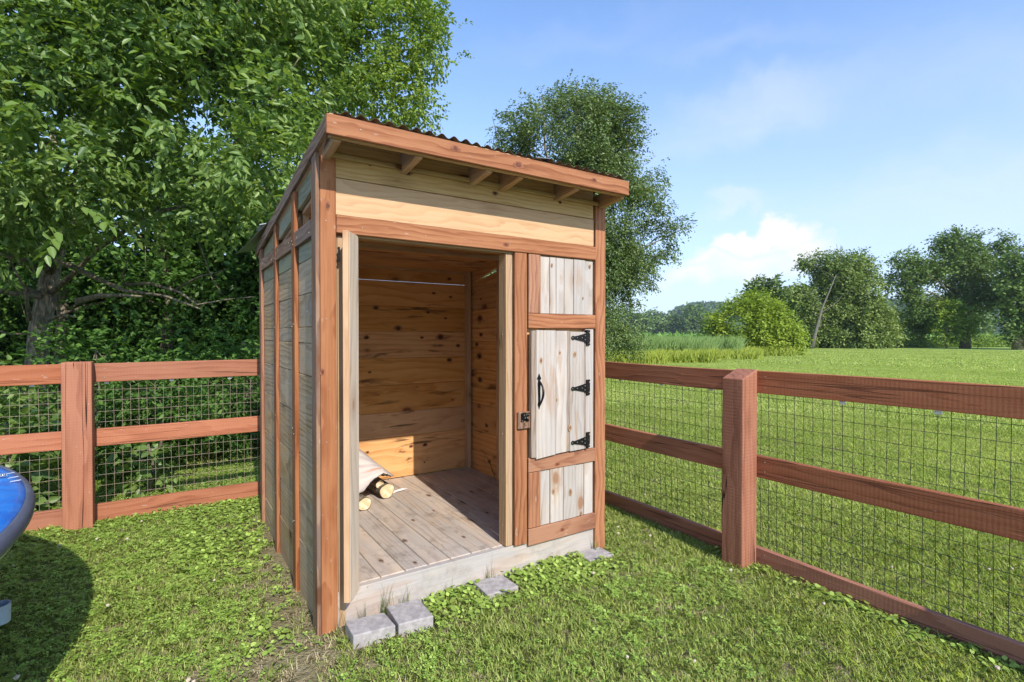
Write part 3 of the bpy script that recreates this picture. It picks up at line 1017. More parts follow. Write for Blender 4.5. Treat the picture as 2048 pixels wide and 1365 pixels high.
def split_slab():
    """big pale split log lying slantwise on the small logs, its sawn tip towards the door"""
    up = [on_v(x, y, 1.42) for x, y in ((788, 951), (779, 945), (757, 929), (738, 913), (718, 897), (690, 872), (672, 858))]
    lo = [on_v(x, y, 1.20) for x, y in ((784, 953), (776, 949), (766, 947), (745, 961), (726, 984), (700, 1000), (676, 1010))]
    nr, nc = 9, 31
    bm = bmesh.new()
    def samp(pts, t):
        f = t * (len(pts) - 1); i = min(int(f), len(pts) - 2)
        return pts[i].lerp(pts[i + 1], f - i)
    G = []
    for r in range(nr):
        row = []
        for c_ in range(nc):
            t = c_ / (nc - 1)
            p = samp(lo, t).lerp(samp(up, t), r / (nr - 1))
            k_ = r / (nr - 1)
            p += Vector((0, -.03 * math.sin(math.pi * k_) * min(1, t * 3), .018 * math.sin(math.pi * k_) * min(1, t * 3)))
            p += Vector((0, 1, 0)) * (.006 * math.sin(23 * k_ + 4 * t) + .004 * math.sin(41 * k_ + 9 * t)) * min(1, t * 4)
            if r == 0: p.z += random.uniform(-.006, .006)
            row.append(p)
        G.append(row)
    fr = [[bm.verts.new(p) for p in row] for row in G]
    bk = [[bm.verts.new(p + Vector((.0, .07, -.035)) * min(1, .15 + c_ / 8)) for c_, p in enumerate(row)] for row in G]
    for r in range(nr - 1):
        for c_ in range(nc - 1):
            bm.faces.new((fr[r][c_], fr[r][c_ + 1], fr[r + 1][c_ + 1], fr[r + 1][c_]))
            bm.faces.new((bk[r][c_], bk[r + 1][c_], bk[r + 1][c_ + 1], bk[r][c_ + 1])).material_index = 1
    for c_ in range(nc - 1):
        bm.faces.new((fr[0][c_], bk[0][c_], bk[0][c_ + 1], fr[0][c_ + 1])).material_index = 1
        bm.faces.new((fr[-1][c_], fr[-1][c_ + 1], bk[-1][c_ + 1], bk[-1][c_]))
    for r in range(nr - 1):
        bm.faces.new((fr[r][0], fr[r + 1][0], bk[r + 1][0], bk[r][0]))
        bm.faces.new((fr[r][-1], bk[r][-1], bk[r + 1][-1], fr[r + 1][-1]))
    bmesh.ops.recalc_face_normals(bm, faces=list(bm.faces))
    org = Vector((.6, 1.3, .3))
    ax = (up[-1] - up[0]).normalized()
    gcs = []
    for v in bm.verts:
        w = v.co.copy()
        gcs.append((w.dot(ax), w.z * .6 + w.y, w.y * .3 + 3.1))
        v.co = sw(*w) - sw(*org)
    o = bm_obj('split_log', bm, [M_slab, M_bark], None, sw(*org), smooth=True)
    a_ = o.data.attributes.new('gc', 'FLOAT_VECTOR', 'POINT')
    for i_, g_ in enumerate(gcs): a_.data[i_].vector = g_
    return o


M_slab = wood('pale_split_face', (.52, .46, .42), (.28, .21, .17), (.44, .38, .34), ring=9, knots=.25, knot_col=(.35, .16, .09), grey=.5, grey_col=(.46, .43, .43), stains=.9, stain_col=(.42, .22, .14), bump=.8)
tag(split_slab(), 'large pale grey-white split log slab lying slantwise on the small logs', 'log')
bark_log('covered_log', (.44, 1.34, .24), (-.06, 1, 0), .060, .34, 'bark-covered log half hidden under the left part of the pale slab')
bm = bmesh.new()
poly = [(0, 0), (.05, -.004), (.13, .03), (.155, .055), (.10, .05), (.03, .035)]
prism(bm, poly, .0, .0025, lambda p, q, t: tuple(U * p + V * q + Vector((0, 0, t + .012 * math.sin(p * 20)))))
tag(bm_obj('white_scrap', bm, M_white, None, sw(.895, 1.40, .18)), 'curled white scrap on the deck right of the round log', 'scrap')

# ------------------------------------------------------------------ fences
TF = R(57.6)
FU = Vector((math.sin(TF), math.cos(TF), 0))
FV = Vector((-math.cos(TF), math.sin(TF), 0))
BL = Vector((-3.111, 3.851, 0))    # front right corner of the left fence's visible post
BR = Vector((1.410, 3.172, 0))     # front corner of the right fence's visible post


def fbox(name, parent, mat, axis, a0, a1, b0, b1, z0, z1, bev=.004, cut=None, seed=None):
    """box in fence space: a along FU, b along FV, relative to the parent's origin (parent rotated)"""
    bm = bmesh.new()
    bmesh.ops.create_cube(bm, size=1)
    for v in bm.verts:
        v.co = Vector((v.co.x * (a1 - a0), v.co.y * (b1 - b0), v.co.z * (z1 - z0)))
        if cut: cut(v)
    if z1 - z0 < .3:     # rails get a few cross cuts so that they can sag a little
        L_ = max(a1 - a0, b1 - b0)
        ax = Vector((1, 0, 0)) if a1 - a0 > b1 - b0 else Vector((0, 1, 0))
        for t in (-.3, -.1, .1, .3):
            bmesh.ops.bisect_plane(bm, geom=bm.verts[:] + bm.edges[:] + bm.faces[:], plane_co=ax * L_ * t, plane_no=ax)
        ph = random.uniform(0, 6)
        for v in bm.verts:
            t = v.co.dot(ax) / L_
            v.co.z += .005 * math.sin(t * 5 + ph) * (1 - 4 * t * t)
    bmesh.ops.bevel(bm, geom=[e for e in bm.edges if e.calc_face_angle(0) > .5], offset=bev, segments=2, affect='EDGES', profile=.5)
    o = bm_obj(name, bm, mat, parent, ((a0 + a1) / 2, (b0 + b1) / 2, (z0 + z1) / 2))
    set_gc(o.data, axis, rough_off())
    return o


def wire_grid(parent, axis, s0, s1, off, z0=.03, z1=1.16, dv=.0535, dh=.0825, mat=None):
    """welded wire: thin square-section bars, joined"""
    V_, F_ = [], []
    r = .0011
    def bar(p, q, ax1, ax2):
        b = len(V_)
        for c_ in (p, q):
            for s_, t_ in ((-1, -1), (1, -1), (1, 1), (-1, 1)):
                V_.append(tuple(np.array(c_) + np.array(ax1) * r * s_ + np.array(ax2) * r * t_))
        for i in range(4):
            F_.extend([b + i, b + (i + 1) % 4, b + 4 + (i + 1) % 4, b + 4 + i])
    def pt(s_, z_, w_=0):
        w_ += .006 * math.sin(s_ * 2.1 + z_ * 3) + .003 * math.sin(z_ * 9 + s_)
        return (s_, off + w_, z_) if axis == 'x' else (off + w_, s_, z_)
    s = s0
    nrm = (0, 1, 0) if axis == 'x' else (1, 0, 0)
    alg = (1, 0, 0) if axis == 'x' else (0, 1, 0)
    while s <= s1:
        wob = random.uniform(-.0025, .0025)
        prev = None
        for k_ in range(8):
            z = z0 + (z1 - z0) * k_ / 7
            p_ = pt(s + wob * math.sin(k_ * 1.3), z)
            if prev: bar(prev, p_, alg, nrm)
            prev = p_
        s += dv
    z = z0
    while z <= z1 + .001:
        n = max(2, int((s1 - s0) / .15))
        prev = None
        for k_ in range(n + 1):
            s = s0 + (s1 - s0) * k_ / n
            p_ = pt(s, z + .002 * math.sin(s * 5 + z * 20))
            if prev: bar(prev, p_, (0, 0, 1), nrm)
            prev = p_
        z += dh
    me = np_mesh('wire_mesh', np.array(V_), F_, [4] * (len(F_) // 4))
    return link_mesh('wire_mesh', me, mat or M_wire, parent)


RZ = ((1.088, 1.231), (.590, .728), (.008, .148))
RZR = ((1.084, 1.222), (.556, .692), (-.030, .116))
# --- left fence
fl_o = empty('rail_fence', BL, R(90) - TF)
tag(fl_o, 'rust brown three-rail fence with wire mesh left of the shed, bushes behind', 'fence')


def crown_cut(h):
    def f(v):
        if v.co.z > 0:
            v.co.z += .012 if v.co.x < 0 else 0
    return f


LEFT_POSTS = [-2.60, -.178, 2.30]
for a in LEFT_POSTS:
    fbox('post', fl_o, M_post, 'z', a, a + .176, 0, .145, -.15, 1.248, .008)
for i in range(len(LEFT_POSTS)):
    a0 = LEFT_POSTS[i] + .178
    a1 = LEFT_POSTS[i + 1] - .002 if i < 2 else 3.38
    for z0, z1 in RZ:
        fbox('rail', fl_o, M_fence, 'x', a0 - .10, a1 + .10, .147, .185, z0 + random.uniform(-.004, .004), z1 + random.uniform(-.003, .003))
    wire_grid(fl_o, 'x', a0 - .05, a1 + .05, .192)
for s in (-2.1, -1.6, -1.0, -.365, .068, .492, .911, 1.35, 1.8):
    bm = bmesh.new(); bmesh.ops.create_cube(bm, size=1)
    for v in bm.verts: v.co = Vector((v.co.x * .032, v.co.y * .014, v.co.z * .018))
    bmesh.ops.bevel(bm, geom=bm.edges[:], offset=.003, segments=1, affect='EDGES')
    bm_obj('wire_clip', bm, M_clip, fl_o, (s, .178, 1.078))
# --- right fence
fr_o = empty('rail_fence', BR, R(90) - TF)
tag(fr_o, 'rust brown three-rail fence with wire mesh right of the shed, open lawn behind', 'fence')


def slant(v):
    if v.co.z > 0:
        v.co.z += .028 if v.co.x > 0 else -.028


RIGHT_POSTS = [-2.42, 0.0, 2.42]
for b in RIGHT_POSTS:
    fbox('post', fr_o, M_post, 'z', 0, .150, b, b + .146, -.15, 1.206, .007, cut=slant)
for i in range(3):
    b0 = RIGHT_POSTS[i] + .148
    b1 = RIGHT_POSTS[i + 1] - .002 if i < 2 else 3.05
    for z0, z1 in RZR:
        fbox('rail', fr_o, M_fence, 'y', .1515, .190, b0 - .07, b1 + .07, z0 + random.uniform(-.004, .003), z1 + random.uniform(-.003, .003))
    wire_grid(fr_o, 'y', b0 - .02, b1 + .02, .197, z0=-.02, mat=M_wireshade)
for s in (1.241, .804, .367, -.478, -.909, -1.4, -1.9, 1.7, 2.1):
    bm = bmesh.new(); bmesh.ops.create_cube(bm, size=1)
    for v in bm.verts: v.co = Vector((v.co.x * .014, v.co.y * .032, v.co.z * .018))
    bmesh.ops.bevel(bm, geom=bm.edges[:], offset=.003, segments=1, affect='EDGES')
    bm_obj('wire_clip', bm, M_clip, fr_o, (.186, s, 1.074))
# corner post where the two fences meet behind the shed
cc = BR + FU * .0 + FV * ((BL - BR).dot(FV))
fbox('post', fr_o, M_post, 'z', 0, .150, (BL - BR).dot(FV), (BL - BR).dot(FV) + .146, -.15, 1.25, .007)

# ------------------------------------------------------------------ trampoline at the left edge
tr = empty('trampoline', (-3.81, .505, 0))
tag(tr, 'round trampoline with glossy blue pad and dark grey rim at the left edge', 'trampoline')


def lathe(profile, seg=96, name='part', mat=None, parent=None, close=False, wob=0.0):
    V_, F_ = [], []
    n = len(profile)
    for k_ in range(seg):
        a = 2 * math.pi * k_ / seg
        for i, (r, z) in enumerate(profile):
            dz = wob * math.sin(a * 11 + i) + wob * .6 * math.sin(a * 23 + i * 2)
            V_.append((r * math.cos(a), r * math.sin(a), z + dz))
    lim = n if close else n - 1
    for k_ in range(seg):
        k2 = (k_ + 1) % seg
        for i in range(lim):
            i2 = (i + 1) % n
            F_ += [k_ * n + i, k2 * n + i, k2 * n + i2, k_ * n + i2]
    me = np_mesh(name, np.array(V_), F_, [4] * (len(F_) // 4))
    return link_mesh(name, me, mat, parent, smooth=True)


def pad_mat():
    m, T, p, o = new_mat('blue_pad')
    tc = T.new('ShaderNodeTexCoord')
    g = tc.outputs['Object']
    n = T.noise(g, 3.0, 5, .6, 1.2)
    c = T.mix(T.maprange(n, .3, .7), (.008, .115, .50), (.02, .22, .68))
    st_ = T.noise(T.vmath('MULTIPLY', g, (2, 2, 2)), 6, 4, .7, 2.5)
    c = T.mix(T.math('MULTIPLY', T.maprange(st_, .62, .70), .45), c, (.35, .55, .85))  # pale streaks put the gloss reflections into the colour
    T.put(p.inputs['Base Color'], c)
    p.inputs['Roughness'].default_value = .32
    p.inputs['Specular IOR Level'].default_value = .5
    T.put(p.inputs['Normal'], T.bump(T.noise(g, 7, 4, .6, 1.0), .35, .03))
    return m


M_pad = pad_mat()
M_rimgrey = plain('rim_grey', (.085, .095, .135), .5, 0, 8, .15, .2)
M_steel = plain('galvanised_steel', (.50, .54, .60), .38, .8, 8, .1)
M_mat = plain('jumping_mat', (.012, .013, .016), .8, 0, 30, .3)
lathe([(1.93, .785), (1.95, .797), (2.05, .806), (2.18, .808), (2.262, .802), (2.282, .790), (2.30, .802), (2.36, .806), (2.405, .801), (2.432, .790), (2.434, .778), (1.95, .774), (1.93, .778)],
      200, 'spring_pad', M_pad, tr, True, .0015)
lathe([(2.433, .788), (2.438, .793), (2.448, .791), (2.459, .778), (2.464, .758), (2.461, .738), (2.450, .736), (2.446, .765), (2.433, .774)], 200, 'rim_band', M_rimgrey, tr, True)
lathe([(2.42 + .024 * math.cos(a), .722 + .024 * math.sin(a)) for a in [k_ * math.pi / 5 for k_ in range(10)]], 200, 'frame_ring', M_steel, tr, True)
me = np_mesh('m', np.array([(1.96 * math.cos(2 * math.pi * k_ / 64), 1.96 * math.sin(2 * math.pi * k_ / 64), .765) for k_ in range(64)]), list(range(64)), [64])
link_mesh('jumping_mat', me, M_mat, tr)
for a in (100, 160, 220, 280):
    bm = bmesh.new()
    ca = Vector((math.cos(R(a)), math.sin(R(a)), 0)); ta = Vector((-ca.y, ca.x, 0))
    pts = [ca * 2.42 + ta * -.35 + Vector((0, 0, .70)), ca * 2.42 + ta * -.35 + Vector((0, 0, .06)), ca * 2.42 + ta * -.31 + Vector((0, 0, .02)),
           ca * 2.42 + ta * .31 + Vector((0, 0, .02)), ca * 2.42 + ta * .35 + Vector((0, 0, .06)), ca * 2.42 + ta * .35 + Vector((0, 0, .70))]
    tube(bm, pts, .02, 10)
    bm_obj('leg', bm, M_steel, tr)
# wire hooks and one spring on the pad near the rim
for a in (47.5, 49.5, 52.0):
    bm = bmesh.new()
    ca = Vector((math.cos(R(a)), math.sin(R(a)), 0)); ta = Vector((-ca.y, ca.x, 0))
    z = Vector((0, 0, .806))
    tube(bm, [ca * 2.39 + z, ca * 2.425 + z + Vector((0, 0, .002)), ca * 2.428 + ta * .012 + z, ca * 2.425 + ta * .018 + z, ca * 2.395 + ta * .018 + z], .0011, 5)
    bm_obj('wire_hook', bm, M_steel, tr)
bm = bmesh.new()
ca = Vector((math.cos(R(50.5)), math.sin(R(50.5)), 0)); ta = Vector((-ca.y, ca.x, 0))
tube(bm, [ca * (2.33 + .06 * t) + (ta * math.cos(t * 60) + Vector((0, 0, 1)) * math.sin(t * 60)) * .009 + Vector((0, 0, .815)) for t in [i / 70 for i in range(71)]], .002, 5)
bm_obj('spring', bm, M_steel, tr)
# short tube stub of the ladder rest, cut by the picture edge
bm = bmesh.new()
M_stub = plain('pale_blue_tube', (.34, .42, .52), .4, .2)
cx = at(-4, 1212, 2.0)
n = 20
prof = [(.046, 0), (.046, .008), (.040, .010), (.040, -.08), (.0, -.08)]
lathe_pts = []
cup = bpy.data.objects.new('tube_stub', None)
bm = bmesh.new()
rr = [(.036, -.066), (.038, 0.0), (.038, .005), (.032, .005), (.031, -.055)]
rings = [[bm.verts.new((r * math.cos(2 * math.pi * k_ / n), r * math.sin(2 * math.pi * k_ / n), z)) for k_ in range(n)] for r, z in rr]
for i in range(len(rings) - 1):
    for k_ in range(n):
        bm.faces.new((rings[i][k_], rings[i][(k_ + 1) % n], rings[i + 1][(k_ + 1) % n], rings[i + 1][k_]))
bm.faces.new(rings[0][::-1]); bm.faces.new(rings[-1])
loc = cx - Vector((-3.81, .505, 0))
bm_obj('tube_stub', bm, M_stub, tr, loc)
bm = bmesh.new()
tube(bm, [loc + Vector((-.04, 0, -.04)), loc + Vector((-.35, .02, -.03)), loc + Vector((-.45, .0, .05)), Vector((loc.x - .42, loc.y - .1, .70))], .016, 8)
bm_obj('bracket', bm, M_steel, tr)
bpy.data.objects.remove(cup)

# ------------------------------------------------------------------ foliage
def snoise(p, f, seed=0.0):
    """cheap smooth noise in [-1, 1] for arrays of points"""
    x, y, z = p[:, 0] * f + seed, p[:, 1] * f + seed * 1.7, p[:, 2] * f + seed * .6
    return (np.sin(x * 1.7 + 1.3 * np.sin(y * 1.1 + z)) + np.sin(y * 1.9 + 1.1 * np.sin(z * 1.3 + x)) + np.sin(z * 2.1 + 1.2 * np.sin(x * .9 + y * .7))) / 3


def norm(a):
    return a / np.maximum(1e-9, np.linalg.norm(a, axis=1, keepdims=True))


def leaf_arrays(cen, dirs, nrm, L, Wd, fold=.25, droop=.15):
    """six-point folded leaves; cen is the stalk end"""
    N = len(cen)
    d = norm(dirs)
    nn = norm(nrm - d * np.sum(nrm * d, 1, keepdims=True))
    s = np.cross(d, nn)
    L = L[:, None]; Wd = Wd[:, None]
    b = cen
    l1 = cen + d * L * .30 + s * Wd * .5 + nn * Wd * fold
    l2 = cen + d * L * .68 + s * Wd * .38 + nn * (Wd * fold * .6 - L * droop * .4)
    tip = cen + d * L - nn * L * droop
    r2 = cen + d * L * .68 - s * Wd * .38 + nn * (Wd * fold * .6 - L * droop * .4)
    r1 = cen + d * L * .30 - s * Wd * .5 + nn * Wd * fold
    V_ = np.stack([b, l1, l2, tip, r2, r1], 1).reshape(-1, 3)
    base = (np.arange(N) * 6)[:, None]
    F_ = (base + np.array([[0, 3, 2, 1, 0, 5, 4, 3]])).reshape(-1)
    return V_, F_


def quad_leaf_arrays(cen, dirs, nrm, L, Wd):
    """cheap four-point leaf"""
    N = len(cen)
    d = norm(dirs)
    nn = norm(nrm - d * np.sum(nrm * d, 1, keepdims=True))
    s = np.cross(d, nn)
    L = L[:, None]; Wd = Wd[:, None]
    V_ = np.stack([cen, cen + d * L * .45 + s * Wd * .5, cen + d * L, cen + d * L * .45 - s * Wd * .5], 1).reshape(-1, 3)
    F_ = ((np.arange(N) * 4)[:, None] + np.array([[0, 1, 2, 3]])).reshape(-1)
    return V_, F_


def crown_points(blobs, n, shell=.45, thr=-.25, nf=1.2, seed=1.0):
    """points in a set of ellipsoids (cx, cy, cz, rx, ry, rz, weight), clumpy"""
    w = np.array([b[6] if len(b) > 6 else b[3] * b[4] * b[5] for b in blobs], float)
    w = w / w.sum()
    out, outd = [], []
    need = n
    while need > 0:
        k_ = int(need * 1.8) + 50
        idx = rng.choice(len(blobs), k_, p=w)
        B = np.array([b[:6] for b in blobs])[idx]
        q = norm(rng.normal(size=(k_, 3)))
        r = rng.random(k_) ** shell
        # lumpy outline
        lump = 1 + .22 * snoise(q * 2.0 + idx[:, None] * 1.7, 1.6, seed) + .12 * snoise(q * 5.0, 1.5, seed + 3)
        p = B[:, :3] + q * (r * lump)[:, None] * B[:, 3:6]
        keep = snoise(p, nf, seed) + .5 * snoise(p, nf * 2.7, seed + 5) > thr
        keep &= p[:, 2] > .05
        p, q = p[keep], q[keep]
        out.append(p[:need]); outd.append(q[:need])
        need -= len(p[:need])
    return np.concatenate(out), np.concatenate(outd)


def sprigs(pts, outd, k, leafL, spread, up=.7, droop=-.25, wid=.42, jit=.35, simple=False, fold=.22, windy=None):
    """k leaves along a drooping twig at every point"""
    n = len(pts)
    d = norm(outd + rng.normal(size=(n, 3)) * .6 + np.array([0, 0, droop]))
    if windy is not None:
        d = norm(d + np.array(windy))
    t = np.tile(np.linspace(0, 1, k), n)
    P_ = np.repeat(pts, k, 0) + np.repeat(d, k, 0) * (t * spread)[:, None] + rng.normal(size=(n * k, 3)) * spread * .10
    P_[:, 2] -= (t ** 2) * spread * .25
    dd = np.repeat(d, k, 0)
    side = norm(np.cross(dd, np.array([0, 0, 1.0])) + 1e-6)
    sg = np.where(np.arange(n * k) % 2 == 0, 1.0, -1.0)[:, None]
    ld = norm(dd * .7 + side * sg * .8 + rng.normal(size=(n * k, 3)) * jit + np.array([0, 0, droop]))
    nr = norm(np.array([0, 0, up]) + rng.normal(size=(n * k, 3)) * .45 + dd * .1)
    L = leafL * rng.uniform(.6, 1.25, n * k)
    if simple:
        return quad_leaf_arrays(P_, ld, nr, L, L * wid)
    return leaf_arrays(P_, ld, nr, L, L * wid, fold)


def foliage(name, V_, F_, per, mat, parent=None, origin=None, kind='stuff'):
    V_ = np.asarray(V_, np.float64)
    if origin is not None:
        V_ = V_ - np.array(origin)
    me = np_mesh(name, V_, F_, np.full(len(F_) // per, per))
    o = link_mesh(name, me, mat, parent)
    if kind: o['kind'] = kind
    return o


def limb(bm, p0, p1, r0, r1, n=6, wob=.06, seg=8):
    p0, p1 = Vector(p0), Vector(p1)
    L_ = (p1 - p0).length
    pts = []
    off = Vector((0, 0, 0))
    for i in range(n + 1):
        t = i / n
        if 0 < i < n:
            off += Vector((random.uniform(-1, 1), random.uniform(-1, 1), random.uniform(-.6, .8))) * L_ * wob * .5
        pts.append(p0.lerp(p1, t) + off * math.sin(math.pi * min(1, t * 1.0)) * (1 if i < n else 0) + off * 0)
    tube(bm, pts, [r0 + (r1 - r0) * (i / n) ** .8 for i in range(n + 1)], seg)
    return pts


def tree(name, base, label, cat, blobs, n, k, leafL, spread, mat, trunk_pts, trunk_r, limbs=12, group=None, barkm=None, simple=False,
         shell=.45, thr=-.25, nf=1.2, seed=1.0, wid=.42, droop=-.25, extra=None, windy=None, limb_r=.35, up=.7, taper=.65):
    root = empty(name, base)
    tag(root, label, cat, group)
    B = Vector(base)
    pts, od = crown_points(blobs, n, shell, thr, nf, seed)
    V_, F_ = sprigs(pts, od, k, leafL, spread, wid=wid, droop=droop, simple=simple, windy=windy, up=up)
    foliage('crown', V_, F_, 4, mat, root, base)
    bm = bmesh.new()
    tp = [Vector(p) for p in trunk_pts]
    m = len(tp)
    tube(bm, [p - B for p in tp], [trunk_r * (1 - taper * i / max(1, m - 1)) * (1.25 if i == 0 else 1) for i in range(m)], 12)
    bm_obj('trunk', bm, barkm or M_bark, root, smooth=True)
    bm = bmesh.new()
    order = rng.choice(len(pts), limbs, replace=False)
    for i_, j in enumerate(order):
        tgt = Vector(pts[j])
        # leave the trunk below the target
        best = None
        for a in range(m - 1):
            for s_ in (.2, .5, .8):
                q = tp[a].lerp(tp[a + 1], s_)
                dz = tgt.z - q.z
                if dz > -.1 and q.z > .28 * tp[-1].z:
                    sc_ = abs(dz - .5 * (tgt - q).length)
                    if best is None or sc_ < best[0]:
                        best = (sc_, q, (a + s_) / (m - 1))
        q, fr_ = (best[1], best[2]) if best else (tp[-1], 1)
        r0 = trunk_r * limb_r * (1 - .5 * fr_)
        limb(bm, q - B, tgt - B, r0, r0 * .12, 6, .10, 6)
    if extra: extra(bm, B)
    bm_obj('limbs', bm, barkm or M_bark, root, smooth=True)
    return root


def blob(px, py, Y, rx, ry, rz, w=None):
    p = at(px, py, Y)
    return (p.x, p.y, p.z, rx, ry, rz) + ((w,) if w else ())


# --- big ash-like tree beyond the left fence, its crown hanging forward over it
tb = Vector((-7.0, 7.6, 0))
blobsA = [blob(60, 200, 5.3, 1.3, 1.0, .85), blob(260, 130, 5.9, 1.5, 1.2, .8), blob(200, 330, 5.5, 1.0, .9, .5), blob(420, 240, 5.5, 1.1, .9, .65),
          blob(545, 320, 5.5, .6, .7, .55), blob(500, 60, 7.0, 1.5, 1.2, .9), blob(90, 30, 6.4, 2.0, 1.4, 1.0), blob(60, 410, 5.8, .8, .8, .42),
          blob(330, 20, 7.0, 2.0, 1.5, 1.2), blob(600, 190, 6.6, .75, .9, .6), blob(300, 425, 6.3, .7, .8, .33), blob(480, 410, 6.0, .5, .7, .38), blob(-150, 250, 5.6, 1.4, 1.6, 1.6),
          blob(-300, 60, 6.5, 2.5, 2, 1.8), blob(250, -150, 6.5, 3, 2, 1.5), blob(420, -60, 5.6, 1.5, 1.2, .7), blob(520, 440, 6.2, .35, .5, .3)]  # the lobe just above the frame is added to shade the undergrowth


def extraA(bm, B):
    # bare lower branches crossing in front of the dark undergrowth
    def br(pix, Y, r0):
        pts = [at(px, py, Y + dy) - B for px, py, dy in pix]
        tube(bm, pts, [r0 * (1 - .8 * i / (len(pts) - 1)) for i in range(len(pts))], 6)
    br([(110, 520, 0), (150, 536, -.2), (200, 560, -.5), (250, 582, -.8), (330, 592, -1.0), (400, 618, -1.2)], 7.4, .045)
    br([(72, 540, 0), (40, 515, -.2), (-20, 505, -.4)], 7.4, .05)
    br([(155, 603, -.6), (200, 592, -.8), (240, 591, -1.0), (285, 593, -1.1)], 7.2, .045)
    br([(95, 640, 0), (125, 630, -.3), (172, 638, -.5)], 7.3, .03)
    br([(245, 570, -.6), (300, 567, -.8), (360, 585, -1), (395, 610, -1.2), (450, 600, -1.2), (505, 594, -1.3)], 7.4, .022)
    br([(250, 583, -.6), (245, 550, -.8), (260, 505, -1)], 7.4, .014)
    br([(350, 580, -.6), (400, 553, -.8), (455, 540, -1)], 7.4, .018)
    br([(310, 590, -.6), (370, 605, -.8), (415, 602, -.9)], 7.4, .010)
    br([(395, 480, -.6), (410, 520, -.8), (425, 560, -.9), (445, 590, -1)], 7.4, .012)
    br([(60, 640, 0), (50, 580, -.2), (20, 520, -.3)], 6.9, .03)
    br([(60, 668, 0), (20, 668, -.2), (-30, 655, -.3)], 7.2, .022)
    br([(230, 256, 0), (300, 254, .2), (350, 262, .3), (420, 300, .5)], 6.3, .03)
    br([(318, 425, 0), (355, 415, .1), (400, 408, .2)], 6.6, .03)
    br([(480, 60, 0), (560, 45, .3), (620, 28, .4), (700, 20, .6)], 7.6, .05)
    br([(130, 480, 0), (150, 460, 0), (210, 420, .2)], 7.5, .06)


rootA = tree('ash_tree', tb, 'large leafy ash-like tree hanging over the left fence with a furrowed trunk', 'tree', blobsA, 8200, 11, .106, .31, M_leafA,
             [(-7.05, 7.6, -.1), (-6.97, 7.6, .7), (-6.90, 7.6, 1.5), (-6.74, 7.65, 2.5), (-6.5, 7.8, 3.7), (-6.1, 8.0, 5.2), (-5.8, 8.1, 7.0)], .165, 26,
             extra=extraA, nf=1.9, thr=-.12, seed=2.0, windy=(.25, -.05, .05))
# the largest leaves, nearest the camera, one by one
P0 = crown_points([blob(60, 215, 4.9, .9, .5, .5), blob(240, 210, 5.3, .9, .5, .4), blob(330, 330, 5.6, .6, .4, .35), blob(60, 400, 4.9, .4, .4, .35), blob(130, 440, 5.2, .4, .4, .25)], 30, .6, -.5, 1.2, 8.0)
bmn = None
V1, F1 = leaf_arrays(np.array([[0, 0, 0.]]), np.array([[1, 0, 0.]]), np.array([[0, 0, 1.]]), np.array([1.0]), np.array([.46]), .2, .12)
leaf_meshes = []
for q_ in range(3):
    V1, F1 = leaf_arrays(np.array([[0, 0, 0.]]), np.array([[1, 0, 0.]]), np.array([[0, 0, 1.]]), np.array([1.0]), np.array([(.42, .5, .36)[q_]]), (.2, .12, .28)[q_], (.12, .25, .05)[q_])
    # finer outline: interpolate by hand
    me = np_mesh('leaf', V1, F1, [4, 4])
    me.materials.append(M_leafA)
    leaf_meshes.append(me)
cnt = 0
for p_, d_ in zip(*P0):
    d = Vector(d_ + rng.normal(size=3) * .4 + np.array([.4, -.3, -.2])).normalized()
    for k_ in range(9):
        t = k_ / 8
        pos = Vector(p_) + d * (.30 * t) - Vector((0, 0, .08 * t * t))
        side = d.cross(Vector((0, 0, 1))).normalized() * (1 if k_ % 2 else -1)
        ld = (d * .8 + side * (.8 if k_ < 8 else 0) + Vector((random.gauss(0, .15), random.gauss(0, .15), random.gauss(-.25, .15)))).normalized()
        nr = Vector((random.gauss(0, .3), random.gauss(-.2, .3), 1)).normalized()
        y_ = nr.cross(ld).normalized(); z_ = ld.cross(y_)
        s_ = random.uniform(.12, .19)
        M = Matrix((ld, y_, z_)).transposed().to_4x4()
        o = bpy.data.objects.new('leaf', leaf_meshes[cnt % 3])
        C.objects.link(o)
        o.parent = rootA
        o.matrix_local = Matrix.Translation(pos - tb) @ M @ Matrix.Scale(s_, 4)
        cnt += 1

# --- second tree right of it, with smaller yellowish leaves against the sky
blobsB = [blob(700, 60, 11, 1.6, 1.5, 1.3), blob(800, 60, 11, 1.0, 1.2, .9), blob(870, 110, 11, .75, .9, .45), blob(780, 190, 11, 1.0, 1.2, .75), blob(830, 230, 11, .45, .7, .35),
          blob(640, 150, 11.5, 1.3, 1.3, 1.2), blob(560, 200, 12, 1.4, 1.3, 1.3), blob(660, -60, 11, 2.2, 1.5, 1.2), blob(850, 30, 11, .5, .8, .4), blob(600, 300, 12, 1.2, 1.2, 1.0), blob(500, 350, 12.5, 1.3, 1.2, 1.0)]
tree('maple_tree', (-4.9, 12.2, 0), 'tall tree with small yellow-green leaves rising above the shed roof', 'tree', blobsB, 5600, 10, .085, .26, M_leafB,
     [(-4.9, 12.2, -.1), (-4.85, 12.2, 2.0), (-4.6, 12.0, 4.5), (-4.1, 11.8, 6.5), (-3.6, 11.5, 8.5)], .20, 24, nf=1.6, thr=-.2, seed=4.0, wid=.55)

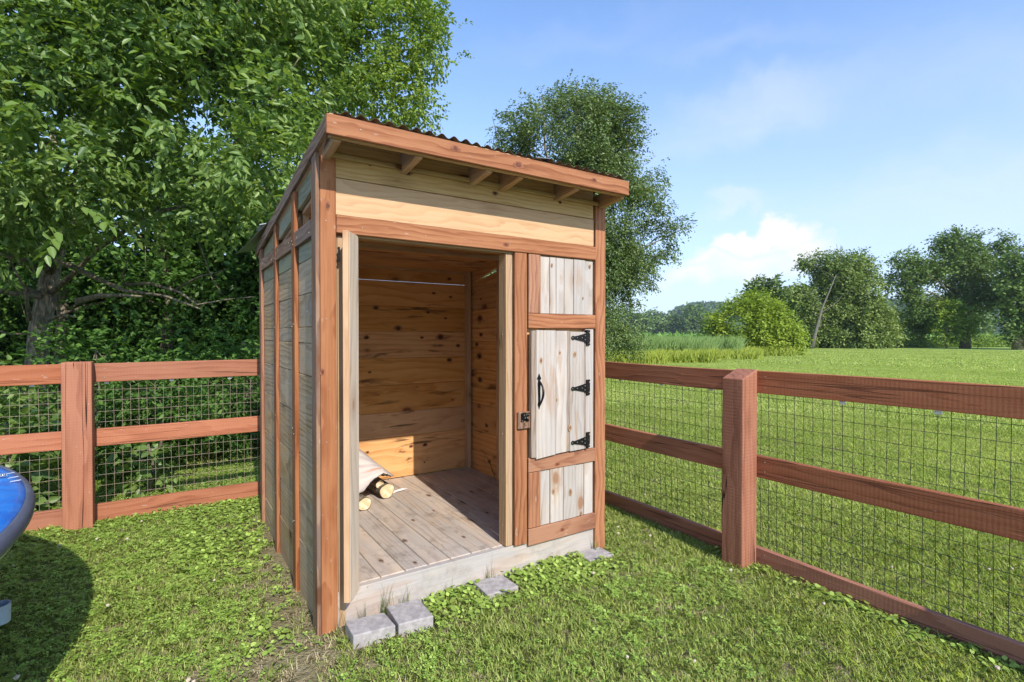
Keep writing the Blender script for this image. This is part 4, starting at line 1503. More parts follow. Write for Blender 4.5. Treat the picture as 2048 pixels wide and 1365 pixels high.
# --- woodland behind: several trees that close the background on the left
bk = 0
for (px, Y, h_, wd) in [(-120, 12.5, 7.5, 3.0), (120, 13.5, 8.5, 3.0), (330, 14.5, 9.0, 2.8), (520, 15.5, 8.0, 2.4), (-380, 12, 8, 3.5)]:
    p = at(px, 700, Y)
    x, y = p.x, p.y
    lab = {-120: 'dark leafy tree at the far left edge behind the big trunk', 120: 'dark leafy tree right behind the furrowed trunk', 330: 'dark leafy tree behind the bare lower branches',
           520: 'dark leafy tree just left of the shed side wall', -380: 'dark leafy tree beyond the left picture edge'}[px]
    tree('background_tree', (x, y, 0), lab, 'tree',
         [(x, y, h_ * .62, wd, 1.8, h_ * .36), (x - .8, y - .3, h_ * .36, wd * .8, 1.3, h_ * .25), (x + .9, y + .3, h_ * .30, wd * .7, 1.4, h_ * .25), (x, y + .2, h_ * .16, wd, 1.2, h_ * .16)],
         1500, 9, .17, .5, M_leafshade, [(x, y, -.1), (x + .1, y, h_ * .3), (x - .1, y, h_ * .8)], .16, 14, group='trees closing the woodland on the left', simple=True, shell=.5, nf=.9, seed=5.0 + bk, wid=.5)
    bk += 1

# --- undergrowth along the outer side of the left fence
def in_left(s, d, z):
    return BL + FU * s + FV * d + Vector((0, 0, z))


def shrub(name, s, d, h_, w_, label, mat, n, k, leafL, spread, seed, cat='shrub', wid=.5, group='shrubs behind the left fence', droop=-.15):
    p = in_left(s, d, 0)
    tree(name, p, label, cat, [(p.x, p.y, h_ * .50, w_, w_ * .7, h_ * .5), (p.x + w_ * .35, p.y - .1, h_ * .36, w_ * .7, w_ * .5, h_ * .34), (p.x - w_ * .4, p.y, h_ * .3, w_ * .7, w_ * .5, h_ * .3)],
         n, k, leafL, spread, mat, [(p.x, p.y, 0), (p.x + .05, p.y, h_ * .4), (p.x, p.y, h_ * .8)], .018, 16, group=group, shell=.5, nf=3.0, seed=seed, wid=wid, droop=droop, limb_r=.5)


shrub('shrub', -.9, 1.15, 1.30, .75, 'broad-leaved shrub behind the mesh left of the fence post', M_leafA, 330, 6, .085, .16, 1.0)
shrub('shrub', .35, 1.5, 1.25, .70, 'dense shrub with pointed leaves just right of the left fence post', M_leafshade, 520, 7, .06, .14, 2.0)
shrub('shrub', 1.25, 1.9, 1.15, .65, 'shrub with pointed leaves midway between post and shed', M_leafshade, 520, 7, .06, .14, 3.0)
shrub('shrub', 2.2, 2.4, 1.35, .70, 'dark shrub right against the shed side at fence height', M_leafshade, 420, 7, .06, .14, 4.0)
shrub('shrub', -.25, 2.5, 1.6, .95, 'tall shrub under the furrowed tree trunk', M_leafshade, 560, 8, .07, .18, 5.0)
shrub('shrub', 1.3, 3.3, 1.7, 1.0, 'tall dark shrub below the bare branches', M_leafshade, 560, 8, .07, .18, 6.0)
shrub('shrub', -2.0, 2.2, 1.5, 1.0, 'leafy shrub at the left picture edge behind the top rail', M_leafshade, 480, 8, .07, .18, 7.0)
shrub('shrub', 2.6, 4.2, 2.2, 1.1, 'tall shrub with drooping leaves beside the shed wall', M_leafshade, 560, 8, .075, .2, 8.0)
shrub('pokeweed', -.5, .62, .55, .26, 'low plant with large bright leaves poking through the mesh by the post', M_leafA, 34, 4, .11, .10, 9.0, 'plant', .62)
shrub('pokeweed', .30, .80, .60, .30, 'low bright-leaved plant right of the post behind the mesh', M_leafA, 44, 4, .09, .10, 10.0, 'plant', .6)
shrub('pokeweed', -.62, .70, .95, .24, 'upright plant with big light leaves left of the fence post', M_leafA, 40, 4, .12, .10, 11.0, 'plant', .65)
# rambling weeds that cover the ground under the trees
n = 2600
s_ = rng.uniform(-4.5, 4.4, n); d_ = 1.1 + rng.random(n) ** .7 * 6.0
d_ += np.clip(s_, 0, 4) * .42
base = np.array(BL) + s_[:, None] * np.array(FU) + d_[:, None] * np.array(FV)
hgt = .15 + .55 * rng.random(n) * np.clip(.45 + .5 * snoise(base, 1.1, 3), .15, 1)
base[:, 2] = hgt
V_, F_ = sprigs(base, norm(rng.normal(size=(n, 3)) + np.array([0, -.3, .6])), 8, .075, .20, wid=.5, droop=-.1)
tag(foliage('undergrowth', V_, F_, 4, M_leafshade), 'tangled leafy weeds under the trees behind the left fence', 'undergrowth', kind='stuff')

# --- tree behind the shed on the right, small dark leaves, arms reaching right
def YB(px, py, rx, rz, Y=19, ry=None):
    p = at(px, py, Y)
    m_ = Y / FPX
    return (p.x, p.y, p.z, rx * m_, (ry or min(rx, 110)) * m_, rz * m_)


blobsC = [YB(1150, 270, 120, 95), YB(1130, 360, 145, 110), YB(1060, 300, 70, 90), YB(1210, 300, 90, 95), YB(1240, 250, 45, 50), YB(1200, 430, 110, 110), YB(1250, 370, 65, 60),
          YB(1290, 365, 40, 32), YB(1230, 540, 80, 120), YB(1215, 640, 75, 70), YB(1290, 440, 45, 40), YB(1330, 475, 45, 28), YB(1365, 455, 26, 16), YB(1290, 520, 30, 36), YB(1265, 590, 35, 32),
          YB(1140, 190, 40, 25), YB(1090, 200, 35, 28), YB(1190, 195, 30, 24), YB(1010, 250, 16, 30), YB(1000, 300, 22, 12), YB(1280, 560, 24, 16), YB(1150, 500, 120, 120),
          YB(1255, 660, 40, 40), YB(985, 555, 60, 60), YB(1240, 690, 50, 22), YB(1310, 380, 30, 12), YB(1345, 462, 40, 20), YB(1360, 470, 26, 12), YB(1378, 450, 16, 11), YB(1395, 445, 8, 6), YB(1370, 490, 14, 8), YB(1335, 350, 12, 8), YB(1325, 410, 22, 10), YB(1325, 500, 40, 22), YB(1300, 490, 45, 35), YB(1310, 350, 26, 22), YB(1320, 330, 14, 16), YB(1255, 480, 60, 80)]


def extraC(bm, B):
    for pix, r0 in [([(1200, 700), (1210, 600), (1240, 520), (1300, 490), (1380, 452)], .07), ([(1200, 640), (1190, 500), (1230, 400), (1310, 372)], .07),
                    ([(1180, 600), (1130, 450), (1090, 300), (1085, 190)], .09), ([(1180, 600), (1170, 400), (1180, 250), (1150, 160)], .10),
                    ([(1150, 500), (1060, 380), (1000, 300), (985, 235)], .05), ([(1230, 400), (1260, 280), (1250, 210)], .04)]:
        pts = [at(px, py, 19) - B for px, py in pix]
        tube(bm, pts, [r0 * (1 - .85 * i / (len(pts) - 1)) for i in range(len(pts))], 6)


cb = at(1190, 740, 19); cb.z = 0
tree('pear_tree', cb, 'tall tree with small dark leaves behind the right half of the shed', 'tree', blobsC, 15500, 10, .095, .36, M_leafC,
     [tuple(cb - Vector((0, 0, .1))), tuple(at(1190, 600, 19)), tuple(at(1175, 450, 19)), tuple(at(1160, 300, 19)), tuple(at(1150, 200, 19))], .20, 30, nf=1.1, thr=-.18, seed=9.0, wid=.5,
     droop=-.3, extra=extraC)

# --- trees on the far side of the lawn
def far_tree(name, label, px, basey, blobs_px, n, mat, trunk, tr_r, leafL=.34, group='trees along the far edge of the lawn', Y=None, barkm=None, k=7, spread=.8, thr=-.15, nf=.45, seed=1.0, limbs=14, cat='tree', shell=.5, tdy=0.0):
    Y = Y or CAM_H * FPX / (basey - 670)
    m_ = Y / FPX
    b = at(px, basey, Y); b.z = 0
    bl = []
    for (x, y, rx, ry) in blobs_px:
        p = at(x, y, Y)
        bl.append((p.x, p.y, p.z, rx * m_, max(rx, ry) * .7 * m_, ry * m_, rx * ry))
    tp = []
    for (x, y) in trunk:
        q = at(x, y, Y + tdy)
        if q.z < 0.3: q.z = -.1
        tp.append(tuple(q))
    return tree(name, b, label, cat, bl, n, k, leafL, spread, mat, tp, tr_r, limbs, group=group, barkm=barkm, simple=True, nf=nf, thr=thr, seed=seed, wid=.6, limb_r=.28, shell=shell, taper=.88)


far_tree('willow_bush', 'bright yellow-green rounded bush at the edge of the tall grass', 1510, 708,
         [(1500, 640, 55, 45), (1540, 660, 45, 40), (1460, 660, 40, 35), (1560, 680, 35, 25), (1440, 655, 25, 22), (1505, 615, 30, 22), (1450, 690, 30, 20), (1520, 690, 60, 18), (1570, 695, 25, 12), (1425, 680, 18, 20), (1468, 628, 15, 14), (1548, 622, 18, 15), (1590, 668, 14, 16), (1520, 602, 12, 10)],
         4600, M_leafyel, [(1508, 705), (1505, 670), (1500, 630)], .12, .20, None, 36, nf=.6, seed=1.5, cat='bush')
far_tree('round_tree', 'dark rounded tree behind the bright yellow-green bush', 1555, 694,
         [(1550, 590, 45, 38), (1525, 585, 30, 30), (1580, 610, 40, 45), (1560, 640, 50, 45), (1600, 660, 35, 40), (1530, 620, 30, 30)],
         1900, M_leaffard, [(1560, 694), (1558, 640), (1550, 580)], .28, .42, seed=2.5, Y=62)
far_tree('leaning_tree', 'tall tree with pale leaning trunk and bare twigs on top', 1622, 698,
         [(1645, 535, 48, 28), (1690, 540, 55, 32), (1615, 545, 30, 22), (1660, 575, 60, 32), (1720, 570, 45, 40), (1700, 620, 60, 45), (1640, 615, 42, 30), (1740, 640, 45, 45), (1680, 665, 70, 32), (1610, 655, 30, 30),
          (1640, 690, 30, 12), (1740, 680, 40, 22), (1720, 520, 22, 14), (1765, 660, 20, 30), (1600, 600, 30, 34), (1600, 520, 16, 12), (1595, 560, 26, 26), (1630, 600, 30, 40), (1600, 650, 34, 34), (1640, 570, 36, 30)],
         7600, M_leaffar, [(1622, 698), (1630, 670), (1638, 640), (1645, 615), (1660, 580), (1672, 550)], .19, .27, seed=3.5, barkm=M_barkpale, Y=54, limbs=14, tdy=-1.9)
# bare twigs
bm = bmesh.new()
B = at(1678, 520, 54)
for (a, b_) in [((1676, 525), (1673, 488)), ((1678, 520), (1682, 490)), ((1680, 518), (1686, 496)), ((1676, 512), (1668, 498))]:
    tube(bm, [at(*a, 54) - B, at((a[0] + b_[0]) / 2 + 1, (a[1] + b_[1]) / 2, 54) - B, at(*b_, 54) - B], [.05, .03, .015], 5)
lt = [o for o in bpy.data.objects if o.name.startswith('leaning_tree')][0]
o = bm_obj('bare_twigs', bm, M_barkpale, lt); o.location = B - lt.location
far_tree('side_tree', 'small loose-leaved tree just right of the leaning pale trunk', 1768, 697,
         [(1770, 560, 14, 12), (1780, 575, 14, 10), (1765, 620, 25, 30), (1775, 660, 28, 30), (1760, 600, 16, 16)], 700, M_leaffar, [(1770, 697), (1768, 640), (1772, 570)], .12, .34, seed=4.5, Y=57)
far_tree('oak_tree', 'tallest spreading dark tree at right with forked trunk', 1930, 697,
         [(1815, 515, 26, 14), (1840, 540, 42, 22), (1810, 560, 26, 14), (1880, 555, 45, 26), (1890, 490, 26, 18), (1925, 480, 40, 22), (1910, 520, 45, 24), (1990, 480, 28, 22), (1985, 510, 42, 28), (1960, 540, 45, 28),
          (2010, 545, 22, 18), (1930, 575, 55, 22), (1850, 585, 40, 18), (1980, 580, 35, 16), (1970, 465, 14, 8), (1900, 600, 40, 16), (1820, 590, 22, 12), (1950, 600, 40, 16), (1850, 620, 30, 14), (2000, 590, 26, 20)],
         5200, M_leaffard, [(1930, 697), (1932, 650), (1936, 600), (1945, 560), (1965, 530)], .42, .28, seed=7.7, thr=-.12, nf=.55, Y=55, limbs=26, tdy=-.3)
far_tree('sapling', 'small round yellow-green tree with thin trunk left of the forked oak', 1842, 692,
         [(1840, 640, 34, 26), (1855, 630, 26, 20), (1835, 665, 32, 18), (1870, 650, 22, 22)], 900, M_leafB, [(1842, 692), (1842, 670), (1845, 635)], .10, .32, seed=6.5, Y=59)
far_tree('sapling', 'small yellow-green tree in front of the forked trunk', 1905, 693,
         [(1900, 625, 26, 22), (1930, 640, 28, 20), (1895, 655, 24, 22), (1925, 668, 24, 14), (1880, 615, 12, 12)], 850, M_leafB, [(1893, 694), (1893, 660), (1898, 620)], .09, .28, seed=7.5, Y=54)
far_tree('edge_tree', 'dark tree cut by the right picture edge', 2038, 700,
         [(2045, 520, 30, 30), (2035, 560, 30, 26), (2060, 600, 50, 40), (2030, 630, 28, 22), (2050, 660, 34, 22), (2090, 560, 60, 60), (2100, 640, 60, 50)],
         2300, M_leaffard, [(2037, 700), (2036, 670), (2042, 620), (2050, 540)], .45, .36, seed=8.5, Y=50, limbs=20)

# --- hedge row, crop field, distant woods and hills
def strip_leaves(name, label, x0, x1, Y0, Y1, h0, h1, n, mat, L, cat, kind='stuff', seed=0.0, wid=.6, up=.7, zb=-.25, upright=False, n_k=5, spread=None):
    xs = rng.random(n)
    ys = rng.uniform(Y0, Y1, n)
    px = x0 + (x1 - x0) * xs
    X = (px - 1024) / FPX * ys
    p = np.stack([X, ys, np.zeros(n)], 1)
    hh = h0 + (h1 - h0) * np.clip(.5 + .5 * snoise(p, .12 if Y0 > 80 else .3, seed) + .3 * snoise(p, .5, seed + 2), 0, 1)
    p[:, 2] = zb + hh * rng.random(n) ** .55
    if upright:
        V_, F_ = quad_leaf_arrays(p, norm(rng.normal(size=(n, 3)) * .22 + np.array([0.15, 0, 1.0])), rng.normal(size=(n, 3)), L * rng.uniform(.6, 1.2, n), L * wid * np.ones(n))
    else:
        V_, F_ = sprigs(p, norm(rng.normal(size=(n, 3)) + np.array([0, -.3, .6])), n_k, L, spread or L * 1.6, wid=wid, simple=True, up=up)
    return tag(foliage(name, V_, F_, 4, mat), label, cat, kind=kind)


M_reed = leaf_mat('reed_blade', [(.11, .20, .06), (.19, .30, .09), (.30, .40, .14)], .3, .6, .25, None, .5)
M_reedy = leaf_mat('weed_edge_blade', [(.20, .27, .04), (.32, .39, .06), (.44, .48, .10)], .3, .6, .2, None, .5)
M_crop = leaf_mat('crop_leaf', [(.10, .21, .05), (.17, .30, .07), (.25, .39, .09)], .25, .6, .2, None, .1)

# reed bed: real blades standing on the ground
def reeds(name, label, poly_px, n, hmin, hmax, mat, w, seed, lean=.16):
    """poly_px: list of (px left, px right, Y) bands"""
    P_ = []
    for (a, b_, Y0, Y1, m_) in poly_px:
        xs = rng.uniform(a, b_, m_); ys = rng.uniform(Y0, Y1, m_)
        P_.append(np.stack([(xs - 1024) / FPX * ys, ys, np.zeros(m_)], 1))
    p = np.concatenate(P_)
    n = len(p)
    hh = rng.uniform(hmin, hmax, n) * (1 + .15 * snoise(p, .5, seed))
    d = norm(rng.normal(size=(n, 3)) * lean + np.array([.10, 0, 1.0]))
    side = norm(np.cross(d, rng.normal(size=(n, 3)) + np.array([0, 2.0, 0])))
    W_ = w * rng.uniform(.6, 1.4, n)[:, None]
    mid = p + d * hh[:, None] * .6
    bend = norm(rng.normal(size=(n, 3)) * np.array([1, 1, 0]) + np.array([.6, 0, 0])) * hh[:, None] * .16
    tip = p + d * hh[:, None] + bend
    V_ = np.stack([p - side * W_, p + side * W_, mid + side * W_ * .8, tip, mid - side * W_ * .8], 1).reshape(-1, 3)
    b0 = (np.arange(n) * 5)[:, None]
    F_ = (b0 + np.array([[0, 1, 2, 3, 4]])).reshape(-1)
    me = np_mesh(name, V_, F_, np.full(n, 5))
    return tag(link_mesh(name, me, mat), label, 'tall grass', kind='stuff')


reeds('reed_bed', 'tall green reeds beyond the right fence, left of the bright bush', [(1195, 1300, 27, 42, 9000), (1290, 1420, 28, 42, 9000), (1400, 1480, 31, 42, 3500)], 0, .9, 1.45, M_reed, .022, 1.0)
reeds('weed_fringe', 'yellow-green weeds along the front of the reeds', [(1180, 1330, 25.2, 28, 5000), (1310, 1430, 26.3, 29.5, 4500), (1400, 1520, 29.5, 34, 4500), (1480, 1590, 34, 42, 4000)], 0, .35, .75, M_reedy, .018, 2.0, .3)
strip_leaves('crop_field', 'flat green crop field in front of the distant woods', 1180, 1480, 75, 280, .5, .9, 5200, M_crop, .9, 'crop', seed=1.0)
strip_leaves('crop_field', 'flat green crop rows beyond the trees on the right', 1560, 2100, 75, 150, .7, 1.2, 4200, M_crop, .7, 'crop', seed=2.0)
strip_leaves('hedge_row', 'low bushy hedge row under the trees on the right', 1760, 2110, 60, 66, .6, 1.7, 2600, M_leafB, .32, 'hedge', seed=3.0)
strip_leaves('hedge_row', 'shaded scrub at the foot of the pale leaning tree', 1570, 1780, 58, 64, .5, 2.0, 2200, M_leaffard, .34, 'hedge', seed=4.0)


def woods_wall(name, label, x0, x1, Y, depth, h, n, mat, L, seed, zb=-.3, amp=.35):
    """row of lumpy tree crowns read as one far wood"""
    cols = int((x1 - x0) / FPX * Y / (h * .55))
    P_, D_ = [], []
    per = n // max(1, cols)
    for i in range(cols):
        x = ((x0 + (x1 - x0) * (i + random.uniform(.2, .8)) / cols) - 1024) / FPX * Y
        y = Y + random.uniform(0, depth)
        hh = h * random.uniform(1 - amp, 1 + amp * .4)
        q = norm(rng.normal(size=(per, 3)))
        r = rng.random(per) ** .3
        lump = 1 + .2 * snoise(q * 3, 1.5, seed + i)
        c_ = np.array([x, y, hh * .5 + zb])
        P_.append(c_ + q * (r * lump)[:, None] * np.array([h * .42, h * .40, hh * .52]))
        D_.append(q)
    P_ = np.concatenate(P_); D_ = np.concatenate(D_)
    P_[:, 2] = np.maximum(P_[:, 2], zb)
    V_, F_ = sprigs(P_, D_, 3, L, L, wid=.8, simple=True)
    return tag(foliage(name, V_, F_, 4, mat), label, 'woodland', kind='stuff')


woods_wall('thicket', 'dense dark thicket closing the view under the left trees', -700, 620, 16, 3, 6.5, 15000, M_leafshade, .34, 3.0)
woods_wall('far_woods', 'dark row of trees at the far end of the crop field', -700, 1500, 285, 30, 16, 42000, M_leaffard, 1.5, 1.0)
woods_wall('far_woods', 'dark bluish woods between the trunks on the right', 1560, 2150, 150, 30, 12, 12000, M_leaffard, 1.0, 2.0)


def hill(name, label, prof, Y, depth, n, L, mat, seed):
    """wooded ridge: terrain sheet plus crown lumps; prof is (px, top height in m)"""
    xs = np.array([p_[0] for p_ in prof], float); hs = np.array([p_[1] for p_ in prof], float)
    X = (xs - 1024) / FPX * Y
    nx, ny = 170, 10
    gx = np.linspace(X[0], X[-1], nx)
    V_ = []
    for j in range(ny):
        t = j / (ny - 1)
        for x in gx:
            hgt = np.interp(x, X, hs)
            V_.append((x, Y + depth * t, -1 + (hgt - 4) * math.sin(t * math.pi / 2) ** .8))
    F_ = []
    for j in range(ny - 1):
        for i in range(nx - 1):
            a = j * nx + i
            F_ += [a, a + 1, a + nx + 1, a + nx]
    me = np_mesh(name, np.array(V_), F_, [4] * (len(F_) // 4))
    link_mesh(name, me, M_hill)
    tag([o for o in bpy.data.objects if o.data == me][0], label, kind='structure')
    # crowns
    m = n // 26
    px = rng.uniform(X[0], X[-1], m); t = rng.random(m)
    hb = np.interp(px, X, hs)
    cen = np.stack([px, Y + depth * t, -1 + (hb - 4) * np.sin(t * math.pi / 2) ** .8 + 2.0], 1)
    q = norm(rng.normal(size=(m * 26, 3)))
    sz = np.repeat(rng.uniform(3.2, 6.2, m), 26)
    P_ = np.repeat(cen, 26, 0) + q * sz[:, None] * np.array([1, 1, .85])
    nr = norm(q + rng.normal(size=q.shape) * .4)
    V2, F2 = quad_leaf_arrays(P_, np.cross(q, rng.normal(size=q.shape)), nr, np.full(len(q), L), np.full(len(q), L * .8))
    return tag(foliage(name.replace('hill', 'hill_forest'), V2, F2, 4, mat), label.replace('slope', 'forest canopy on the slope'), 'forest', kind='stuff')


hill('hill', 'long wooded slope on the horizon', [(-900, 22), (-300, 30), (300, 26), (800, 34), (1100, 26), (1270, 26), (1330, 24), (1370, 26), (1410, 30), (1450, 40), (1500, 46), (1560, 44), (1650, 42), (1750, 44), (1850, 50), (1950, 50), (2050, 46), (2300, 42)],
     560, 160, 120000, 3.4, M_hill, 1.0)

# ------------------------------------------------------------------ lawn plants
src = bpy.data.collections.new('lawn_plant_sources')      # not linked to the scene: only their shapes are used


def inst_mat(name, cols, trans=.3, rough=.55, dry=(.36, .30, .16), spec=.3):
    """colour from the 'tint' of the tuft plus blade to blade change"""
    m, T, p, o = new_mat(name)
    a = T.new('ShaderNodeAttribute', attribute_name='tint', attribute_type='INSTANCER')
    g = T.new('ShaderNodeNewGeometry')
    f = T.math('ADD', T.math('MULTIPLY', a.outputs['Fac'], .7), T.math('MULTIPLY', T.math('SUBTRACT', g.outputs['Random Per Island'], .35), .6), clamp=True)
    c = T.ramp(f, [(0, cols[0]), (.5, cols[1]), (1, cols[2])])
    dr = T.math('LESS_THAN', T.math('FRACT', T.math('MULTIPLY', g.outputs['Random Per Island'], 17.3)), .15)
    c = T.mix(T.math('MULTIPLY', dr, .8), c, dry)
    T.put(p.inputs['Base Color'], c)
    p.inputs['Roughness'].default_value = rough
    p.inputs['Specular IOR Level'].default_value = spec
    tr = T.new('ShaderNodeBsdfTranslucent')
    T.put(tr.inputs[0], T.mix(1.0, c, (1.15, 1.2, .5), 'MULTIPLY'))
    mx = T.new('ShaderNodeMixShader'); mx.inputs[0].default_value = trans
    T.l.new(p.outputs[0], mx.inputs[1]); T.l.new(tr.outputs[0], mx.inputs[2]); T.l.new(mx.outputs[0], o.inputs[0])
    return m


M_grass = inst_mat('grass_blade', [(.25, .345, .062), (.43, .54, .13), (.64, .69, .26)], .40)
M_clover = inst_mat('clover_leaf', [(.20, .325, .052), (.35, .50, .095), (.53, .64, .17)], .3, .5, (.20, .27, .05))
M_dry = inst_mat('dry_grass', [(.36, .28, .16), (.52, .43, .26), (.66, .57, .38)], .15, .8)
M_flower = plain('clover_flower', (.50, .42, .32), .8)


def tuft(name, n, rad, h0, h1, w, mat, lean=.45):
    V_, F_ = [], []
    for i in range(n):
        a = random.uniform(0, 6.283); r = rad * math.sqrt(random.random())
        x, y = r * math.cos(a), r * math.sin(a)
        h = random.uniform(h0, h1)
        la = random.uniform(0, 6.283); ll = random.uniform(.1, 1) * lean * h
        dx, dy = math.cos(la) * ll, math.sin(la) * ll
        sa = la + math.pi / 2 + random.uniform(-.5, .5)
        sx, sy = math.cos(sa) * w * .5, math.sin(sa) * w * .5
        b = len(V_)
        V_ += [(x - sx, y - sy, -.003), (x + sx, y + sy, -.003), (x + dx * .45 + sx * .9, y + dy * .45 + sy * .9, h * .6), (x + dx * 1.3, y + dy * 1.3, h), (x + dx * .45 - sx * .9, y + dy * .45 - sy * .9, h * .6)]
        F_ += [b, b + 1, b + 2, b + 3, b + 4]
    me = np_mesh(name, np.array(V_), F_, [5] * n)
    me.materials.append(mat)
    o = bpy.data.objects.new(name, me)
    return o


def clover(name, n, rad, h, r_leaf, mat, lobes=3):
    V_, F_, S_ = [], [], []
    for i in range(n):
        a = random.uniform(0, 6.283); r = rad * math.sqrt(random.random())
        c = Vector((r * math.cos(a), r * math.sin(a), h * random.uniform(.55, 1.2)))
        tl = Vector((random.gauss(0, .3), random.gauss(0, .3), 1)).normalized()
        rot = tl.to_track_quat('Z', 'Y').to_matrix()
        a0 = random.uniform(0, 6.28)
        rl = r_leaf * random.uniform(.7, 1.25)
        for k_ in range(lobes):
            al = a0 + k_ * 2 * math.pi / lobes
            b = len(V_)
            if lobes == 1:
                pl = [(.0, 0), (.5, -.62), (1.1, -.75), (1.7, -.35), (2.0, 0), (1.7, .35), (1.1, .75), (.5, .62)]
            else:
                pl = [(.08, 0), (.65, -.52), (1.15, -.5), (1.35, -.15), (1.28, 0), (1.35, .15), (1.15, .5), (.65, .52)]
            for (u_, v_) in pl:
                q = Vector((u_ * math.cos(al) - v_ * math.sin(al), u_ * math.sin(al) + v_ * math.cos(al), .18 * abs(v_) * 1.0)) * rl
                V_.append(tuple(c + rot @ q))
            F_ += list(range(b, b + 8)); S_.append(8)
    me = np_mesh(name, np.array(V_), F_, S_)
    me.materials.append(mat)
    return bpy.data.objects.new(name, me)


def flower(name):
    bm = bmesh.new()
    bmesh.ops.create_icosphere(bm, subdivisions=2, radius=.0085, matrix=Matrix.Translation((0, 0, .055)))
    for v in bm.verts:
        v.co += Vector((random.uniform(-1, 1), random.uniform(-1, 1), random.uniform(-1, 1))) * .0022
    me = bpy.data.meshes.new(name); bm.to_mesh(me); bm.free()
    me.materials.append(M_flower)
    return bpy.data.objects.new(name, me)


def scatter(name, label, cat, pts, rot, scl, tint, idx, objs):
    col_ = bpy.data.collections.new(name + '_sources')
    for i, o in enumerate(objs):
        o.name = 'source_%02d_%s' % (i, name)
        col_.objects.link(o)
    me = bpy.data.meshes.new(name)
    me.vertices.add(len(pts))
    me.vertices.foreach_set('co', pts.astype(np.float32).ravel())
    for nm, arr, ty in (('rotz', rot, 'FLOAT'), ('scl', scl, 'FLOAT'), ('tint', tint, 'FLOAT'), ('pick', idx, 'INT')):
        a = me.attributes.new(nm, ty, 'POINT')
        a.data.foreach_set('value', arr.astype(np.int32 if ty == 'INT' else np.float32))
    ob = bpy.data.objects.new(name, me)
    C.objects.link(ob)
    ng = bpy.data.node_groups.new(name, 'GeometryNodeTree')
    ng.interface.new_socket('Geometry', in_out='INPUT', socket_type='NodeSocketGeometry')
    ng.interface.new_socket('Geometry', in_out='OUTPUT', socket_type='NodeSocketGeometry')
    N = ng.nodes; L_ = ng.links
    gi = N.new('NodeGroupInput'); go_ = N.new('NodeGroupOutput')
    ci = N.new('GeometryNodeCollectionInfo'); ci.inputs['Collection'].default_value = col_
    ci.inputs['Separate Children'].default_value = True
    ci.inputs['Reset Children'].default_value = True
    ip = N.new('GeometryNodeInstanceOnPoints'); ip.inputs['Pick Instance'].default_value = True
    L_.new(gi.outputs[0], ip.inputs['Points']); L_.new(ci.outputs[0], ip.inputs['Instance'])
    def attr(nm, ty):
        a = N.new('GeometryNodeInputNamedAttribute'); a.data_type = ty
        a.inputs['Name'].default_value = nm
        return a.outputs['Attribute']
    L_.new(attr('pick', 'INT'), ip.inputs['Instance Index'])
    cx_ = N.new('ShaderNodeCombineXYZ'); L_.new(attr('rotz', 'FLOAT'), cx_.inputs[2])
    L_.new(cx_.outputs[0], ip.inputs['Rotation'])
    cs_ = N.new('ShaderNodeCombineXYZ')
    for i in range(3): L_.new(attr('scl', 'FLOAT'), cs_.inputs[i])
    L_.new(cs_.outputs[0], ip.inputs['Scale'])
    L_.new(ip.outputs[0], go_.inputs[0])
    md = ob.modifiers.new('scatter', 'NODES'); md.node_group = ng
    tag(ob, label, cat, kind='stuff')
    return ob


def sector(n, r0, r1, half=R(62), power=1.0):
    """ground points around the camera's standing place, a little wider than the view"""
    r = np.sqrt(rng.random(n) * (r1 ** 2 - r0 ** 2) + r0 ** 2)
    a = rng.uniform(-half, half, n)
    return np.stack([r * np.sin(a), r * np.cos(a), np.zeros(n)], 1)


def shed_uv(p):
    q = p - np.array(SH_O)
    return q @ np.array(U), q @ np.array(V)


def free(p, m=.0):
    """keep plants out of the shed, pavers and posts"""
    u_, v_ = shed_uv(p)
    ok = ~((u_ > -.004 - m) & (u_ < 1.885 + m) & (v_ > .018 - m) & (v_ < 1.88 + m))
    for (a, b, c_, d) in ((.105, .308, -.225, -.05), (.318, .50, -.25, -.03), (.845, 1.048, -.178, .02), (1.618, 1.828, -.14, .02), (-.01, .10, -.01, .1), (1.78, 1.88, -.01, .03)):
        ok &= ~((u_ > a - m) & (u_ < b + m) & (v_ > c_ - m) & (v_ < d + m))
    fl = (p - np.array(BL)); a_, b_ = fl @ np.array(FU), fl @ np.array(FV)
    ok &= ~((a_ > -.18) & (a_ < 0) & (b_ > 0) & (b_ < .146))
    ok &= ~((b_ > .144) & (b_ < .188))
    fr = (p - np.array(BR)); a_, b_ = fr @ np.array(FU), fr @ np.array(FV)
    ok &= ~((a_ > 0) & (a_ < .15) & (b_ > 0) & (b_ < .148))
    ok &= ~((a_ > .15) & (a_ < .192) & (b_ < 4.5))
    return ok


def soilness(p):
    """1 where the ground is worn bare"""
    u_, v_ = shed_uv(p)
    nz = snoise(p, 3.2, 1.0) * .5 + snoise(p, 8.0, 4.0) * .35
    a = np.clip(1.25 - np.maximum(0, -u_) / .36, 0, 1) * ((v_ > -.35) & (v_ < 2.1) & (u_ < .02))       # along the left wall
    b = np.clip(1.35 - np.hypot(u_ + .14, v_ + .14) / .44, 0, 1)                                        # round the corner post
    c_ = np.clip(1.0 - np.maximum(0, -v_) / .14, 0, 1) * ((u_ > .05) & (u_ < 1.4) & (v_ < .04))         # along the step
    d = np.clip(1.0 - np.hypot((u_ - .62) / 1.3, v_ + .24) / .16, 0, 1)
    e = np.clip(1.0 - np.hypot(p[:, 0] + .95, (p[:, 1] - 1.9) / 1.2) / .34, 0, 1) * .8
    return np.clip(np.maximum.reduce([a, b, c_, d * .9, e]) + nz * .45 * (np.maximum.reduce([a, b, c_, d, e]) > .05), 0, 1)


